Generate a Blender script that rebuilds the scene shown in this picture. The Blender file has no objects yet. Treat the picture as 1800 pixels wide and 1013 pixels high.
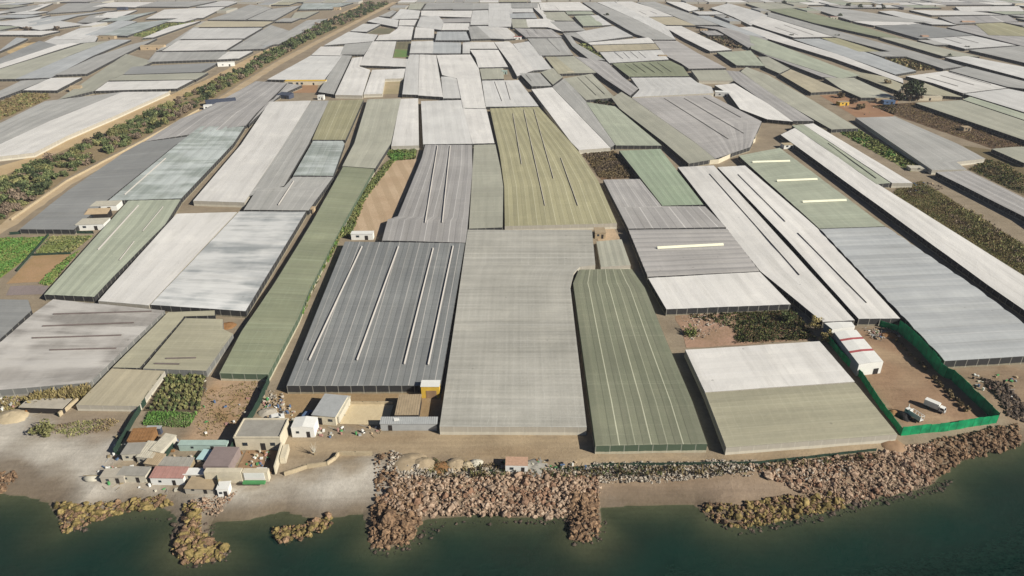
import bpy, math, random
import numpy as np
from mathutils import Vector, Matrix, noise as mnoise
S = bpy.context.scene
COL = S.collection
rng = random.Random(7)
nrng = np.random.default_rng(11)
# ---------------------------------------------------------------- camera
CAM_H = 120.0
PITCH = math.radians(27.2)
FPX = 1216.0                      # focal length in pixels of the 1800 px wide photograph
cam_d = bpy.data.cameras.new("camera"); cam = bpy.data.objects.new("camera", cam_d); COL.objects.link(cam)
cam_d.sensor_width = 36.0; cam_d.lens = 36.0 * FPX / 1800.0
cam_d.clip_start = 1.0; cam_d.clip_end = 9000.0
cam.location = (0, 0, CAM_H); cam.rotation_euler = (math.radians(90) - PITCH, 0, 0)
S.camera = cam
# ---------------------------------------------------------------- light
SUN_AZ = Vector((0.89, -0.45)).normalized(); SUN_EL = math.radians(31)
sd = Vector((SUN_AZ.x * math.cos(SUN_EL), SUN_AZ.y * math.cos(SUN_EL), math.sin(SUN_EL)))
W = bpy.data.worlds.new("World"); S.world = W; W.use_nodes = True
wn = W.node_tree.nodes; wl = W.node_tree.links; wn.clear()
sky = wn.new("ShaderNodeTexSky"); sky.sky_type = 'NISHITA'; sky.sun_disc = False
sky.sun_elevation = SUN_EL; sky.sun_rotation = math.atan2(SUN_AZ.x, SUN_AZ.y); sky.altitude = 50; sky.dust_density = 0.3; sky.air_density = 0.4
bg = wn.new("ShaderNodeBackground"); bg.inputs[1].default_value = 0.052
wo = wn.new("ShaderNodeOutputWorld"); wl.new(sky.outputs[0], bg.inputs[0]); wl.new(bg.outputs[0], wo.inputs[0])
sun_d = bpy.data.lights.new("sun", 'SUN'); sun_d.energy = 5.0; sun_d.angle = math.radians(0.5); sun_d.color = (1.0, 0.95, 0.86)
sun = bpy.data.objects.new("sun", sun_d); COL.objects.link(sun); sun.rotation_euler = sd.to_track_quat('Z', 'Y').to_euler(); sun.location = (300, -100, 400)
S.view_settings.view_transform = 'Standard'; S.view_settings.look = 'None'; S.view_settings.exposure = 0.33; S.view_settings.gamma = 1.0
S.cycles.max_bounces = 4; S.cycles.diffuse_bounces = 1; S.cycles.glossy_bounces = 2; S.cycles.transparent_max_bounces = 6; S.cycles.volume_bounces = 0
S.cycles.use_denoising = True
# ---------------------------------------------------------------- picture <-> ground survey
cp, sp = math.cos(PITCH), math.sin(PITCH)
def at(x, y, z=0.0):
    """ground position (metres) of a surveyed photograph point lying at height z"""
    u = (x - 900.0) / FPX; v = -(y - 506.5) / FPX
    d = (u, cp + v * sp, -sp + v * cp)
    t = (z - CAM_H) / d[2]
    return Vector((d[0] * t, d[1] * t, z))
def pxpm(y):
    a = math.atan((y - 506.5) / FPX); return FPX * math.cos(a) * math.sin(PITCH + a) / CAM_H
# ---------------------------------------------------------------- shoreline and terrain
SEA = -2.6
SHORE = [(-260,840),(-60,848),(0,866),(40,872),(92,884),(112,926),(150,912),(225,890),(285,890),(312,910),(305,955),(322,985),(395,975),(362,945),(372,915),
         (430,916),(500,898),(560,912),(640,902),(652,950),(684,962),(722,944),(742,912),(850,905),(995,908),(1004,938),(1030,948),(1052,930),(1056,893),
         (1140,886),(1220,887),(1245,908),(1300,922),(1380,908),(1480,884),(1580,868),(1640,852),(1656,828),(1705,802),(1790,782),(1860,752),(1960,735),(2300,700)]
SHW = [at(x, y, SEA) for x, y in SHORE]
sx_ = np.array([p.x for p in SHW]); sy_ = np.array([p.y for p in SHW])
def shore_dist(X, Y):
    """signed distance to the waterline, positive on land (numpy arrays)"""
    D = np.full(X.shape, 1e9); inside = np.zeros(X.shape, bool)
    px = np.concatenate([sx_, [4000, 4000, -4000, -4000]]); py = np.concatenate([sy_, [sy_[-1], 6000, 6000, sy_[0]]])
    n = len(px)
    for i in range(n):
        x0, y0, x1, y1 = px[i], py[i], px[(i + 1) % n], py[(i + 1) % n]
        dx, dy = x1 - x0, y1 - y0; t = np.clip(((X - x0) * dx + (Y - y0) * dy) / (dx * dx + dy * dy + 1e-9), 0, 1)
        if i < len(sx_) - 1: D = np.minimum(D, np.hypot(X - x0 - t * dx, Y - y0 - t * dy))
        c = ((y0 > Y) != (y1 > Y)) & (X < (x1 - x0) * (Y - y0) / (y1 - y0 + 1e-12) + x0)
        inside ^= c
    return np.where(inside, D, -D)
def terr(X, Y):
    X = np.asarray(X, float); Y = np.asarray(Y, float)
    d = shore_dist(X, Y)
    land = SEA + (0 - SEA) * np.clip(d / 15.0, 0, 1) ** 0.8
    sea = SEA - .03 - 0.03 * np.abs(d) - 0.006 * d * d
    bump = 0.10 * np.sin(X * .31 + 1.3 * np.sin(Y * .17)) * np.cos(Y * .37 + X * .05) * np.clip(1 - np.abs(d - 14) / 30, 0, 1)
    return np.maximum(np.where(d > 0, land, sea) + bump, -8)
def gp(x, y):
    z = 0.0
    for _ in range(4):
        p = at(x, y, z); z = float(terr(np.array([p.x]), np.array([p.y]))[0])
        if p.y > 230: z = 0.0; break
    return at(x, y, z)
# ---------------------------------------------------------------- materials
def lin(c):
    return tuple(((v / 255.) / 12.92 if v <= 10 else ((v / 255. + .055) / 1.055) ** 2.4) for v in c)
ALB = 0.93
def alb(c, k=ALB):
    return tuple(min(.8, v / k) for v in lin(c)) + (1.0,)
class NT:
    def __init__(s, name):
        s.m = bpy.data.materials.new(name); s.m.use_nodes = True; s.n = s.m.node_tree.nodes; s.l = s.m.node_tree.links; s.n.clear()
        s.out = s.n.new("ShaderNodeOutputMaterial"); s.b = s.n.new("ShaderNodeBsdfPrincipled"); s.l.new(s.b.outputs[0], s.out.inputs[0])
    def N(s, t, **kw):
        n = s.n.new(t)
        for k, v in kw.items(): setattr(n, k, v)
        return n
    def con(s, a, b): s.l.new(a, b)
    def val(s, sock, v):
        if isinstance(v, (int, float, tuple, list)): sock.default_value = v
        else: s.l.new(v, sock)
    def math(s, op, a, b=0.0, c=0.0, clamp=False):
        n = s.N("ShaderNodeMath", operation=op, use_clamp=clamp)
        for i, v in enumerate((a, b, c)): s.val(n.inputs[i], v)
        return n.outputs[0]
    def mix(s, f, a, b, bt='MIX'):
        n = s.N("ShaderNodeMix", data_type='RGBA', blend_type=bt); s.val(n.inputs[0], f); s.val(n.inputs[6], a); s.val(n.inputs[7], b); return n.outputs[2]
    def noise(s, vec, scale=1.0, detail=3.0, rough=.55):
        n = s.N("ShaderNodeTexNoise"); s.con(vec, n.inputs["Vector"]); n.inputs["Scale"].default_value = scale; n.inputs["Detail"].default_value = detail; n.inputs["Roughness"].default_value = rough; return n.outputs["Fac"]
    def vmul(s, vec, k):
        n = s.N("ShaderNodeVectorMath", operation='MULTIPLY'); s.con(vec, n.inputs[0]); s.val(n.inputs[1], k); return n.outputs[0]
    def vadd(s, vec, k):
        n = s.N("ShaderNodeVectorMath", operation='ADD'); s.con(vec, n.inputs[0]); s.val(n.inputs[1], k); return n.outputs[0]
    def remap(s, v, a, b, c=0.0, d=1.0):
        n = s.N("ShaderNodeMapRange"); s.val(n.inputs[0], v)
        for i, q in enumerate((a, b, c, d)): n.inputs[i + 1].default_value = q
        return n.outputs[0]
    def uv(s, name): return s.N("ShaderNodeUVMap", uv_map=name).outputs[0]
    def pos(s): return s.N("ShaderNodeNewGeometry").outputs["Position"]
    def sep(s, v):
        n = s.N("ShaderNodeSeparateXYZ"); s.con(v, n.inputs[0]); return n.outputs
    def attr(s, name): return s.N("ShaderNodeAttribute", attribute_name=name).outputs
    def done(s, col, rough=.7, spec=.3, bump=None, bs=.2, bd=.1):
        s.val(s.b.inputs["Base Color"], col); s.val(s.b.inputs["Roughness"], rough); s.b.inputs["Specular IOR Level"].default_value = spec
        if bump is not None:
            n = s.N("ShaderNodeBump"); n.inputs["Strength"].default_value = bs; n.inputs["Distance"].default_value = bd; s.con(bump, n.inputs["Height"]); s.con(n.outputs[0], s.b.inputs["Normal"])
        return s.m
def roof_mat(name, c1, c2, streak='L', amt=.5, ridge=(225, 222, 212), rk=.45, weave=.10, wash=0.0, washc=(222, 222, 218), pv=1.0, lo=-9, hi=999):
    """greenhouse cover: plastic sheets over wire, dirty in bands, with pale film laps along the spans"""
    t = NT(name); uv = t.uv("UVMap"); ph = t.uv("Span")
    oi = t.N("ShaderNodeObjectInfo").outputs["Random"]
    off = t.N("ShaderNodeCombineXYZ"); t.con(t.math('MULTIPLY', oi, 913.), off.inputs[0]); t.con(t.math('MULTIPLY', oi, 517.), off.inputs[1])
    v = t.vadd(uv, off.outputs[0])
    big = t.noise(t.vmul(v, (.03, .03, 0)), 1, 3)
    l_ = (.55, .012, 0); cr = (.012, .5, 0)
    st = t.noise(t.vmul(v, l_ if streak == 'L' else cr), 1, 4, .65)
    st2 = t.noise(t.vmul(v, cr if streak == 'L' else l_), 1, 3, .6)
    fine = t.noise(t.vmul(v, (.9, .9, 0)), 1, 4, .7)
    f = t.math('ADD', t.math('MULTIPLY', st, .62), t.math('ADD', t.math('MULTIPLY', big, .5), t.math('MULTIPLY', st2, .28)))
    f = t.math('ADD', f, t.math('MULTIPLY', fine, .22))
    f = t.remap(f, .81 - .30 / (amt + .3), .81 + .30 / (amt + .3))
    col = t.mix(f, alb(c1), alb(c2))
    if wash:
        wv = t.math('ADD', t.math('MULTIPLY', t.noise(t.vmul(v, (.02, .11, 0)), 1, 5, .62), .6), t.math('MULTIPLY', t.noise(t.vmul(v, (.05, .03, 0)), 1, 3), .4))
        col = t.mix(t.remap(wv, .49 - wash * .08, .58 - wash * .05), col, alb(washc))
    # wire purlins / sheet laps across
    sx, sy, _ = t.sep(uv)
    wv_ = t.math('MULTIPLY', t.math('SUBTRACT', t.noise(t.vmul(v, (.25, .25, 0)), 1, 3), .5), 1.6)
    for s_, k in ((sy, 4.0), (sx, 2.6)):
        w = t.math('FRACT', t.math('DIVIDE', t.math('ADD', s_, wv_), k)); w = t.math('MULTIPLY', t.math('LESS_THAN', w, .11), t.remap(t.noise(t.vadd(t.vmul(v, (.05, .05, 0)), (9., 4., 0)), 1, 3), .42, .6))
        col = t.mix(t.math('MULTIPLY', w, weave * 1.3), col, alb(ridge))
    w = t.math('FRACT', t.math('DIVIDE', sy, 27.)); col = t.mix(t.math('MULTIPLY', t.math('LESS_THAN', w, .016), weave * 2), col, alb(ridge))
    p, _, _ = t.sep(ph)
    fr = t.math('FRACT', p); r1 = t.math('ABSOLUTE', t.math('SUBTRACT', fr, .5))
    wob = t.math('MULTIPLY', t.math('SUBTRACT', t.noise(t.vmul(v, (.3, .15, 0)), 1, 2), .5), .02)
    rd = t.math('LESS_THAN', t.math('ADD', r1, wob), .035)
    alt = t.math('MULTIPLY_ADD', t.math('FRACT', t.math('MULTIPLY', t.math('FLOOR', p), .5)), .9, .45)
    if lo > -9: rd = t.math('MULTIPLY', rd, t.math('MULTIPLY', t.math('GREATER_THAN', p, lo), t.math('LESS_THAN', p, hi)))
    col = t.mix(t.math('MULTIPLY', t.math('MULTIPLY', rd, alt), rk * .8), col, alb(ridge))
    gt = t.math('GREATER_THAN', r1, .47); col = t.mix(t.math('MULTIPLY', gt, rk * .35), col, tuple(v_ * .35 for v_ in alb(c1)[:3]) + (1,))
    cell = t.N("ShaderNodeCombineXYZ"); t.con(t.math('FLOOR', p), cell.inputs[0]); t.con(t.math('FLOOR', t.math('DIVIDE', sy, 27.)), cell.inputs[1]); t.con(t.math('MULTIPLY', oi, 77.), cell.inputs[2])
    wn_ = t.N("ShaderNodeTexWhiteNoise"); t.con(cell.outputs[0], wn_.inputs[0])
    cell2 = t.N("ShaderNodeCombineXYZ"); t.con(t.math('FLOOR', p), cell2.inputs[0]); t.con(t.math('MULTIPLY', oi, 33.), cell2.inputs[1]); wn2 = t.N("ShaderNodeTexWhiteNoise"); t.con(cell2.outputs[0], wn2.inputs[0])
    blot = t.remap(t.noise(t.vmul(v, (.016, .02, 0)), 1, 4, .6), .38, .64, .93, 1.06)
    k = t.math('MULTIPLY_ADD', oi, .14, .93); k = t.math('MULTIPLY', k, t.math('MULTIPLY_ADD', wn_.outputs[0], .07 * pv, 1 - .035 * pv)); k = t.math('MULTIPLY', k, t.math('MULTIPLY_ADD', wn2.outputs[0], .08 * pv, 1 - .04 * pv)); k = t.math('MULTIPLY', k, blot)
    cc = t.N("ShaderNodeCombineXYZ"); [t.con(k, cc.inputs[i]) for i in range(3)]
    col = t.mix(1.0, col, cc.outputs[0], 'MULTIPLY')
    # rain-dust bands and pale dried film along the sheets
    dz = t.remap(t.noise(t.vmul(v, (.22, .02, 0) if streak == 'L' else (.02, .22, 0)), 1, 6, .72), .5, .72); col = t.mix(t.math('MULTIPLY', dz, .24), col, alb((120, 116, 104)))
    dp = t.remap(t.noise(t.vadd(t.vmul(v, (.07, .05, 0)), (31., 7., 0)), 1, 5, .65), .52, .7); col = t.mix(t.math('MULTIPLY', dp, .7), col, t.mix(1.0, col, (1.16, 1.155, 1.14, 1), 'MULTIPLY'))
    # scattered rain dirt and small tears
    vo = t.N("ShaderNodeTexVoronoi"); t.con(t.vmul(v, (.12, .12, 0)), vo.inputs["Vector"]); vo.inputs["Scale"].default_value = 1.
    sp_ = t.math('LESS_THAN', vo.outputs["Distance"], .045); col = t.mix(t.math('MULTIPLY', sp_, .35), col, alb((90, 88, 84)))
    return t.done(col, .62, .25, fine, .25, .25)
RM = {
 'W': roof_mat("white_film", (202, 199, 193), (223, 220, 213), 'L', .5, (238, 236, 230), .16, .05, pv=.35),
 'w': roof_mat("off_white_film", (190, 189, 184), (212, 210, 205), 'L', .6, (230, 228, 220), .25, .06, pv=.5),
 'G': roof_mat("grey_film", (150, 150, 145), (176, 174, 168), 'L', .7, (205, 203, 196), .4, .08),
 'X': roof_mat("grey_cross_film", (150, 148, 138), (186, 183, 172), 'X', 1.2, (205, 204, 196), .10, .14),
 'K': roof_mat("striped_grey_film", (152, 149, 145), (186, 182, 177), 'X', .9, (200, 197, 191), .45, .06),
 'M': roof_mat("lilac_grey_film", (150, 147, 144), (174, 171, 166), 'L', .8, (206, 203, 197), .95, .07),
 'B': roof_mat("blue_grey_film", (108, 111, 111), (140, 141, 138), 'L', .9, (186, 182, 174), 1.1, .05),
 'b': roof_mat("pale_blue_film", (158, 161, 161), (184, 186, 184), 'X', .9, (204, 204, 202), .5, .05),
 'D': roof_mat("dark_green_net", (112, 117, 97), (138, 138, 117), 'L', .8, (200, 200, 174), 1.1, .05, lo=1., hi=6.),
 'E': roof_mat("pale_green_film", (148, 154, 136), (174, 178, 158), 'L', .8, (196, 204, 182), .4, .07),
 'e': roof_mat("mid_green_net", (122, 128, 104), (148, 150, 124), 'X', .7, (170, 178, 152), .3, .14),
 'O': roof_mat("olive_film", (150, 146, 114), (172, 166, 134), 'L', .7, (202, 198, 168), .85, .06),
 'o': roof_mat("grey_olive_film", (156, 156, 140), (176, 174, 158), 'L', .7, (196, 196, 178), .35, .08),
 'T': roof_mat("tan_net", (150, 147, 125), (178, 172, 148), 'X', .7, (192, 188, 164), .3, .14),
 'A': roof_mat("teal_grey_film", (134, 142, 136), (164, 170, 162), 'L', 1.0, (195, 202, 196), .5, .08, .5, (182, 188, 184)),
 'N': roof_mat("slate_film", (130, 131, 129), (154, 154, 150), 'X', .7, (176, 176, 174), .3, .05),
 'L': roof_mat("whitewashed_film", (136, 142, 143), (176, 178, 176), 'X', 1.1, (214, 214, 210), .2, .06, 1.0, (212, 212, 208)),
 'P': roof_mat("streaked_white_film", (130, 126, 120), (166, 161, 154), 'X', 1.2, (188, 184, 176), .12, .06, .45, (188, 184, 177)),
 'S': roof_mat("sand_net", (164, 155, 132), (190, 180, 154), 'L', .6, (204, 196, 170), .3, .05),
 'V': roof_mat("bright_green_film", (134, 149, 124), (160, 170, 148), 'L', .7, (188, 204, 176), .5, .05),
}
def wall_mat(name, low, up, split=.36):
    t = NT(name); uv = t.uv("UVMap"); x, y, _ = t.sep(uv)
    n = t.noise(t.vmul(uv, (.5, .2, 0)), 1, 4)
    post = t.math('LESS_THAN', t.math('FRACT', t.math('DIVIDE', x, 3.7)), .06)
    c = t.mix(t.math('GREATER_THAN', t.math('ADD', y, t.math('MULTIPLY', n, .12)), split), alb(low), alb(up))
    c = t.mix(t.math('MULTIPLY', n, .5), c, tuple(v * .55 for v in alb(up)[:3]) + (1,))
    c = t.mix(t.math('MULTIPLY', post, .35), c, alb((200, 196, 182)))
    return t.done(c, .8, .2, n, .3, .2)
WM = {'d': wall_mat("net_wall_dark", (150, 142, 122), (58, 58, 58), .36), 'c': wall_mat("net_wall_pale", (206, 200, 182), (176, 170, 156), .5),
      'e': wall_mat("net_wall_green", (196, 188, 164), (84, 98, 80), .42), 'g': wall_mat("net_wall_grey", (150, 146, 136), (120, 120, 116), .4)}
def plain(name, c, var=.25, scale=.6, rough=.75, spec=.25, c2=None, bump=.3, k=ALB):
    t = NT(name); p = t.N("ShaderNodeTexCoord").outputs["Object"]
    n = t.noise(p, scale, 5, .6); n2 = t.noise(p, scale * 6, 3)
    f = t.math('ADD', t.math('MULTIPLY', n, .7), t.math('MULTIPLY', n2, .3))
    a = alb(c, k); b = alb(c2, k) if c2 else tuple(v * (1 - var) for v in a[:3]) + (1,)
    return t.done(t.mix(t.remap(f, .35, .68), a, b), rough, spec, n2, bump, .08)
PL = {
 'cream': plain("cream_render", (206, 196, 172), .22), 'white': plain("white_paint", (226, 223, 216), .12), 'tan': plain("tan_block", (190, 168, 136), .25),
 'greyroof': plain("grey_roof", (158, 154, 144), .25), 'mauve': plain("mauve_roof", (140, 126, 122), .2), 'brown': plain("brown_floor", (152, 124, 96), .3),
 'rust': plain("rusty_sheet", (150, 112, 74), .4, .9), 'dark': plain("dark_opening", (52, 48, 46), .2), 'red': plain("red_paint", (178, 92, 92), .25),
 'redpale': plain("faded_red_roof", (172, 132, 122), .25), 'teal': plain("pale_teal_sheet", (166, 186, 176), .2), 'cyan': plain("cyan_tarp", (176, 206, 204), .15),
 'greensheet': plain("green_sheet", (84, 150, 92), .25), 'pale': plain("pale_sheet", (196, 190, 172), .25, .9), 'sheet': plain("metal_sheet", (168, 170, 168), .2),
 'bluegrey': plain("blue_grey_wall", (104, 116, 122), .15), 'yellow': plain("yellow_paint", (214, 176, 70), .2), 'orange': plain("orange_tile", (196, 160, 134), .3, 2.),
 'wood': plain("weathered_wood", (156, 140, 110), .3, 2.), 'black': plain("black_rubber", (38, 36, 36), .2), 'steel': plain("grey_steel", (150, 152, 152), .2, 2., .45, .5),
 'blue': plain("blue_paint", (88, 110, 140), .2), 'glass': plain("dark_glass", (50, 58, 64), .1, 1., .15, .5), 'stone': plain("pale_stone", (186, 170, 140), .3, 1.),
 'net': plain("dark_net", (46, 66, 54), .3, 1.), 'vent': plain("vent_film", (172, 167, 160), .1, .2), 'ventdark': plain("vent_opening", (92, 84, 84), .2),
 'ventcream': plain("cream_vent_film", (226, 222, 196), .1, .2), 'navy': plain("navy_sheet", (72, 78, 92), .2), 'trunk': plain("bark", (112, 98, 80), .4, 2.),
 'clay': plain("clay_pile", (172, 154, 126), .25, .5), 'conc': plain("concrete", (182, 174, 158), .25, .4),
 'slit': plain("open_slit", (110, 100, 96), .3, .3),
}
# green fence net
_t = NT("green_fence_net"); _p = _t.N("ShaderNodeTexCoord").outputs["Object"]; _n = _t.noise(_p, .5, 4)
PL['gnet'] = _t.done(_t.mix(_t.remap(_n, .35, .65), alb((14, 150, 94)), alb((10, 112, 72))), .6, .3, _n, .3, .2)
# ---------------------------------------------------------------- mesh helpers
class MB:
    def __init__(s): s.v = []; s.f = []; s.mi = []; s.uv = None
    def quad(s, a, b, c, d, m=0):
        i = len(s.v); s.v += [tuple(a), tuple(b), tuple(c), tuple(d)]; s.f.append((i, i + 1, i + 2, i + 3)); s.mi.append(m)
    def poly(s, pts, m=0):
        i = len(s.v); s.v += [tuple(p) for p in pts]; s.f.append(tuple(range(i, i + len(pts)))); s.mi.append(m)
    def box(s, cx, cy, cz, sx, sy, sz, r=0.0, m=0, M=None):
        i = len(s.v); c, n = math.cos(r), math.sin(r)
        for dz in (-.5, .5):
            for dx, dy in ((-.5, -.5), (.5, -.5), (.5, .5), (-.5, .5)):
                x, y, z = dx * sx, dy * sy, dz * sz; p = Vector((cx + x * c - y * n, cy + x * n + y * c, cz + z))
                s.v.append(tuple(M @ p) if M else tuple(p))
        for q in ((0, 3, 2, 1), (4, 5, 6, 7), (0, 1, 5, 4), (1, 2, 6, 5), (2, 3, 7, 6), (3, 0, 4, 7)): s.f.append(tuple(i + k for k in q)); s.mi.append(m)
    def cyl(s, p0, p1, r0, r1, n=8, m=0, cap=True):
        p0 = Vector(p0); p1 = Vector(p1); d = (p1 - p0).normalized(); a = d.orthogonal().normalized(); b = d.cross(a); i = len(s.v)
        for p, r in ((p0, r0), (p1, r1)):
            for k in range(n): w = 2 * math.pi * k / n; s.v.append(tuple(p + (a * math.cos(w) + b * math.sin(w)) * r))
        for k in range(n): s.f.append((i + k, i + (k + 1) % n, i + n + (k + 1) % n, i + n + k)); s.mi.append(m)
        if cap: s.f.append(tuple(i + n + k for k in range(n))); s.mi.append(m); s.f.append(tuple(i + n - 1 - k for k in range(n))); s.mi.append(m)
    def prism(s, pts, z0, z1, m=0, mtop=None):
        n = len(pts); i = len(s.v); s.v += [(p[0], p[1], z0) for p in pts] + [(p[0], p[1], z1) for p in pts]
        for k in range(n): s.f.append((i + k, i + (k + 1) % n, i + n + (k + 1) % n, i + n + k)); s.mi.append(m)
        s.f.append(tuple(i + n + k for k in range(n))); s.mi.append(m if mtop is None else mtop)
    def build(s, name, mats, parent=None, loc=None, smooth=False):
        me = bpy.data.meshes.new(name)
        o_ = Vector(loc) if loc is not None else Vector((0, 0, 0))
        me.from_pydata([tuple(Vector(p) - o_) for p in s.v], [], s.f)
        for m in (mats if isinstance(mats, (list, tuple)) else [mats]): me.materials.append(m)
        if any(s.mi): me.polygons.foreach_set("material_index", s.mi)
        if smooth: me.polygons.foreach_set("use_smooth", [True] * len(s.f))
        o = bpy.data.objects.new(name, me); COL.objects.link(o)
        if parent is not None: o.parent = parent; o.location = o_ - parent_world(parent)
        else: o.location = o_
        return o
def parent_world(p):
    w = Vector((0, 0, 0))
    while p is not None: w += Vector(p.location); p = p.parent
    return w
def tag(o, label=None, cat=None, group=None, kind=None):
    if label: o["label"] = label
    if cat: o["category"] = cat
    if group: o["group"] = group
    if kind: o["kind"] = kind
    return o
def empty(name, loc, label, cat, group=None):
    o = bpy.data.objects.new(name, None); COL.objects.link(o); o.location = loc; o.empty_display_size = 1; return tag(o, label, cat, group)
def np_mesh(name, V, F, mats, loc=(0, 0, 0), attr=None, parent=None, mi=None):
    me = bpy.data.meshes.new(name); me.from_pydata(V.tolist(), [], F.tolist() if hasattr(F, 'tolist') else F)
    for m in (mats if isinstance(mats, (list, tuple)) else [mats]): me.materials.append(m)
    if attr:
        for k, a in attr.items():
            if a.ndim == 1: at_ = me.attributes.new(k, 'FLOAT', 'POINT'); at_.data.foreach_set("value", a.astype(np.float32))
            else: at_ = me.attributes.new(k, 'FLOAT_COLOR', 'POINT'); at_.data.foreach_set("color", a.astype(np.float32).ravel())
    if mi is not None: me.polygons.foreach_set("material_index", mi)
    o = bpy.data.objects.new(name, me); COL.objects.link(o); o.location = loc
    if parent is not None: o.parent = parent; o.location = Vector(loc)
    return o
# ---------------------------------------------------------------- greenhouse builder
FOOT = []
def interp_poly(P, yq):
    for i in range(len(P) - 1):
        a, b = P[i], P[i + 1]
        lo, hi = min(a.y, b.y), max(a.y, b.y)
        if lo - 1e-6 <= yq <= hi + 1e-6 and hi > lo: k = (yq - a.y) / (b.y - a.y); return a.lerp(b, k)
    return (P[0] if abs(yq - P[0].y) < abs(yq - P[-1].y) else P[-1]).copy()
def prof_t(P, t):
    """point on polyline at fraction t of its depth, measured along world Y"""
    y0, y1 = P[0].y, P[-1].y
    return interp_poly(P, y0 + (y1 - y0) * t)
def H(col, L, R, label, n=0, d='L', h=None, wall='d', vents=(), rh=None, group=None, name="greenhouse"):
    """one greenhouse: surveyed left and right roof edges, both running near -> far"""
    h = (h or 3.6) * .76 + rng.uniform(-.12, .12)
    P = [at(x, y, h) for x, y in L]; Q = [at(x, y, h) for x, y in R]
    for Z in (P, Q):                                   # keep depth strictly increasing
        for i in range(1, len(Z)):
            if Z[i].y <= Z[i - 1].y + .05: Z[i].y = Z[i - 1].y + .05
    base = (P[0] + Q[0] + P[-1] + Q[-1]) / 4; base.z = 0
    far = base.y
    wid = ((Q[0] - P[0]).length + (Q[-1] - P[-1]).length) / 2; dep = ((P[-1] - P[0]).length + (Q[-1] - Q[0]).length) / 2
    cross = d in 'XA'
    if not n: n = max(1, round((dep if cross else wid) / (8.0 if far < 600 else 9.0)))
    rh = (rh if rh is not None else .5) * (.16 if d != 'A' else .5)
    prof = [0, 1] if d != 'A' else [0, .6, .9, 1, .9, .6]
    k = len(prof)
    ts = {0., 1.}
    for Z in (P, Q):
        for p in Z[1:-1]: ts.add(min(.999, max(.001, (p.y - Z[0].y) / (Z[-1].y - Z[0].y))))
    if cross: ts |= {i / (k * n) for i in range(k * n + 1)}
    else:
        m = max(1, int(dep / 9)) if far < 420 else max(1, int(dep / 30)); ts |= {i / m for i in range(m + 1)}
    ts = sorted(ts); ts = [t for i, t in enumerate(ts) if i == 0 or t - ts[i - 1] > 1e-4]
    us = [i / (10 if far < 420 else 4) for i in range(11 if far < 420 else 5)] if cross else [i / (k * n) for i in range(k * n + 1)]
    def hp(s):
        q = s * n * k; i = int(math.floor(q + 1e-9)); fr = q - i; return prof[i % k] * (1 - fr) + prof[(i + 1) % k] * fr
    rows = []
    for t in ts:
        a, b = prof_t(P, t), prof_t(Q, t); e = (b - a); l = e.length or 1; ins = .1 if far < 420 else -.45 if far < 700 else -1.2
        rows.append((a + e * (ins / l), b - e * (ins / l)))
    rip = .07 if cross and d == 'X' else .03
    sag = lambda x, y: .12 * mnoise.noise(Vector((x * .06, y * .06, h * 9))) + rip * mnoise.noise(Vector((x * .05, y * .55, h * 5 + 3))) + .03 * mnoise.noise(Vector((x * .6, y * .2, h)))
    V = []; uv = []; spn = []
    nu = len(us)
    for (a, b), t in zip(rows, ts):
        for u in us:
            p = a.lerp(b, u); s = t if cross else u
            p.z = h + rh * hp(s) + sag(p.x, p.y)
            V.append(p - base); uv.append((u * wid, t * dep)); spn.append((s * n, t))
    F = [(j * nu + i, j * nu + i + 1, (j + 1) * nu + i + 1, (j + 1) * nu + i) for j in range(len(ts) - 1) for i in range(nu - 1)]
    root = empty(name, base, label, "greenhouse", group)
    me = bpy.data.meshes.new("roof"); me.from_pydata([tuple(v) for v in V], [], F); me.materials.append(RM[col])
    ua = me.uv_layers.new(name="UVMap"); ub = me.uv_layers.new(name="Span")
    li = [0] * len(me.loops); me.loops.foreach_get("vertex_index", li)
    ua.data.foreach_set("uv", [c for i in li for c in uv[i]]); ub.data.foreach_set("uv", [c for i in li for c in spn[i]])
    if d == 'A': me.polygons.foreach_set("use_smooth", [True] * len(F))
    o = bpy.data.objects.new("roof", me); COL.objects.link(o); o.parent = root
    ring = [i for i in range(nu)] + [j * nu + nu - 1 for j in range(1, len(ts))] + [(len(ts) - 1) * nu + i for i in range(nu - 2, -1, -1)] + [j * nu for j in range(len(ts) - 2, 0, -1)]
    WV = []; WF = []; WU = []; acc = 0
    for q in range(len(ring)):
        a, b = V[ring[q]], V[ring[(q + 1) % len(ring)]]; l = math.hypot(a.x - b.x, a.y - b.y); i = len(WV)
        WV += [(a.x, a.y, -.4), (b.x, b.y, -.4), (b.x, b.y, b.z - .02), (a.x, a.y, a.z - .02)]; WF.append((i, i + 1, i + 2, i + 3))
        WU += [(acc, 0), (acc + l, 0), (acc + l, 1), (acc, 1)]; acc += l
    mw = bpy.data.meshes.new("wall"); mw.from_pydata(WV, [], WF); mw.materials.append(WM[wall]); uw = mw.uv_layers.new(name="UVMap"); uw.data.foreach_set("uv", [c for q in WU for c in q])
    o = bpy.data.objects.new("wall", mw); COL.objects.link(o); o.parent = root
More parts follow.
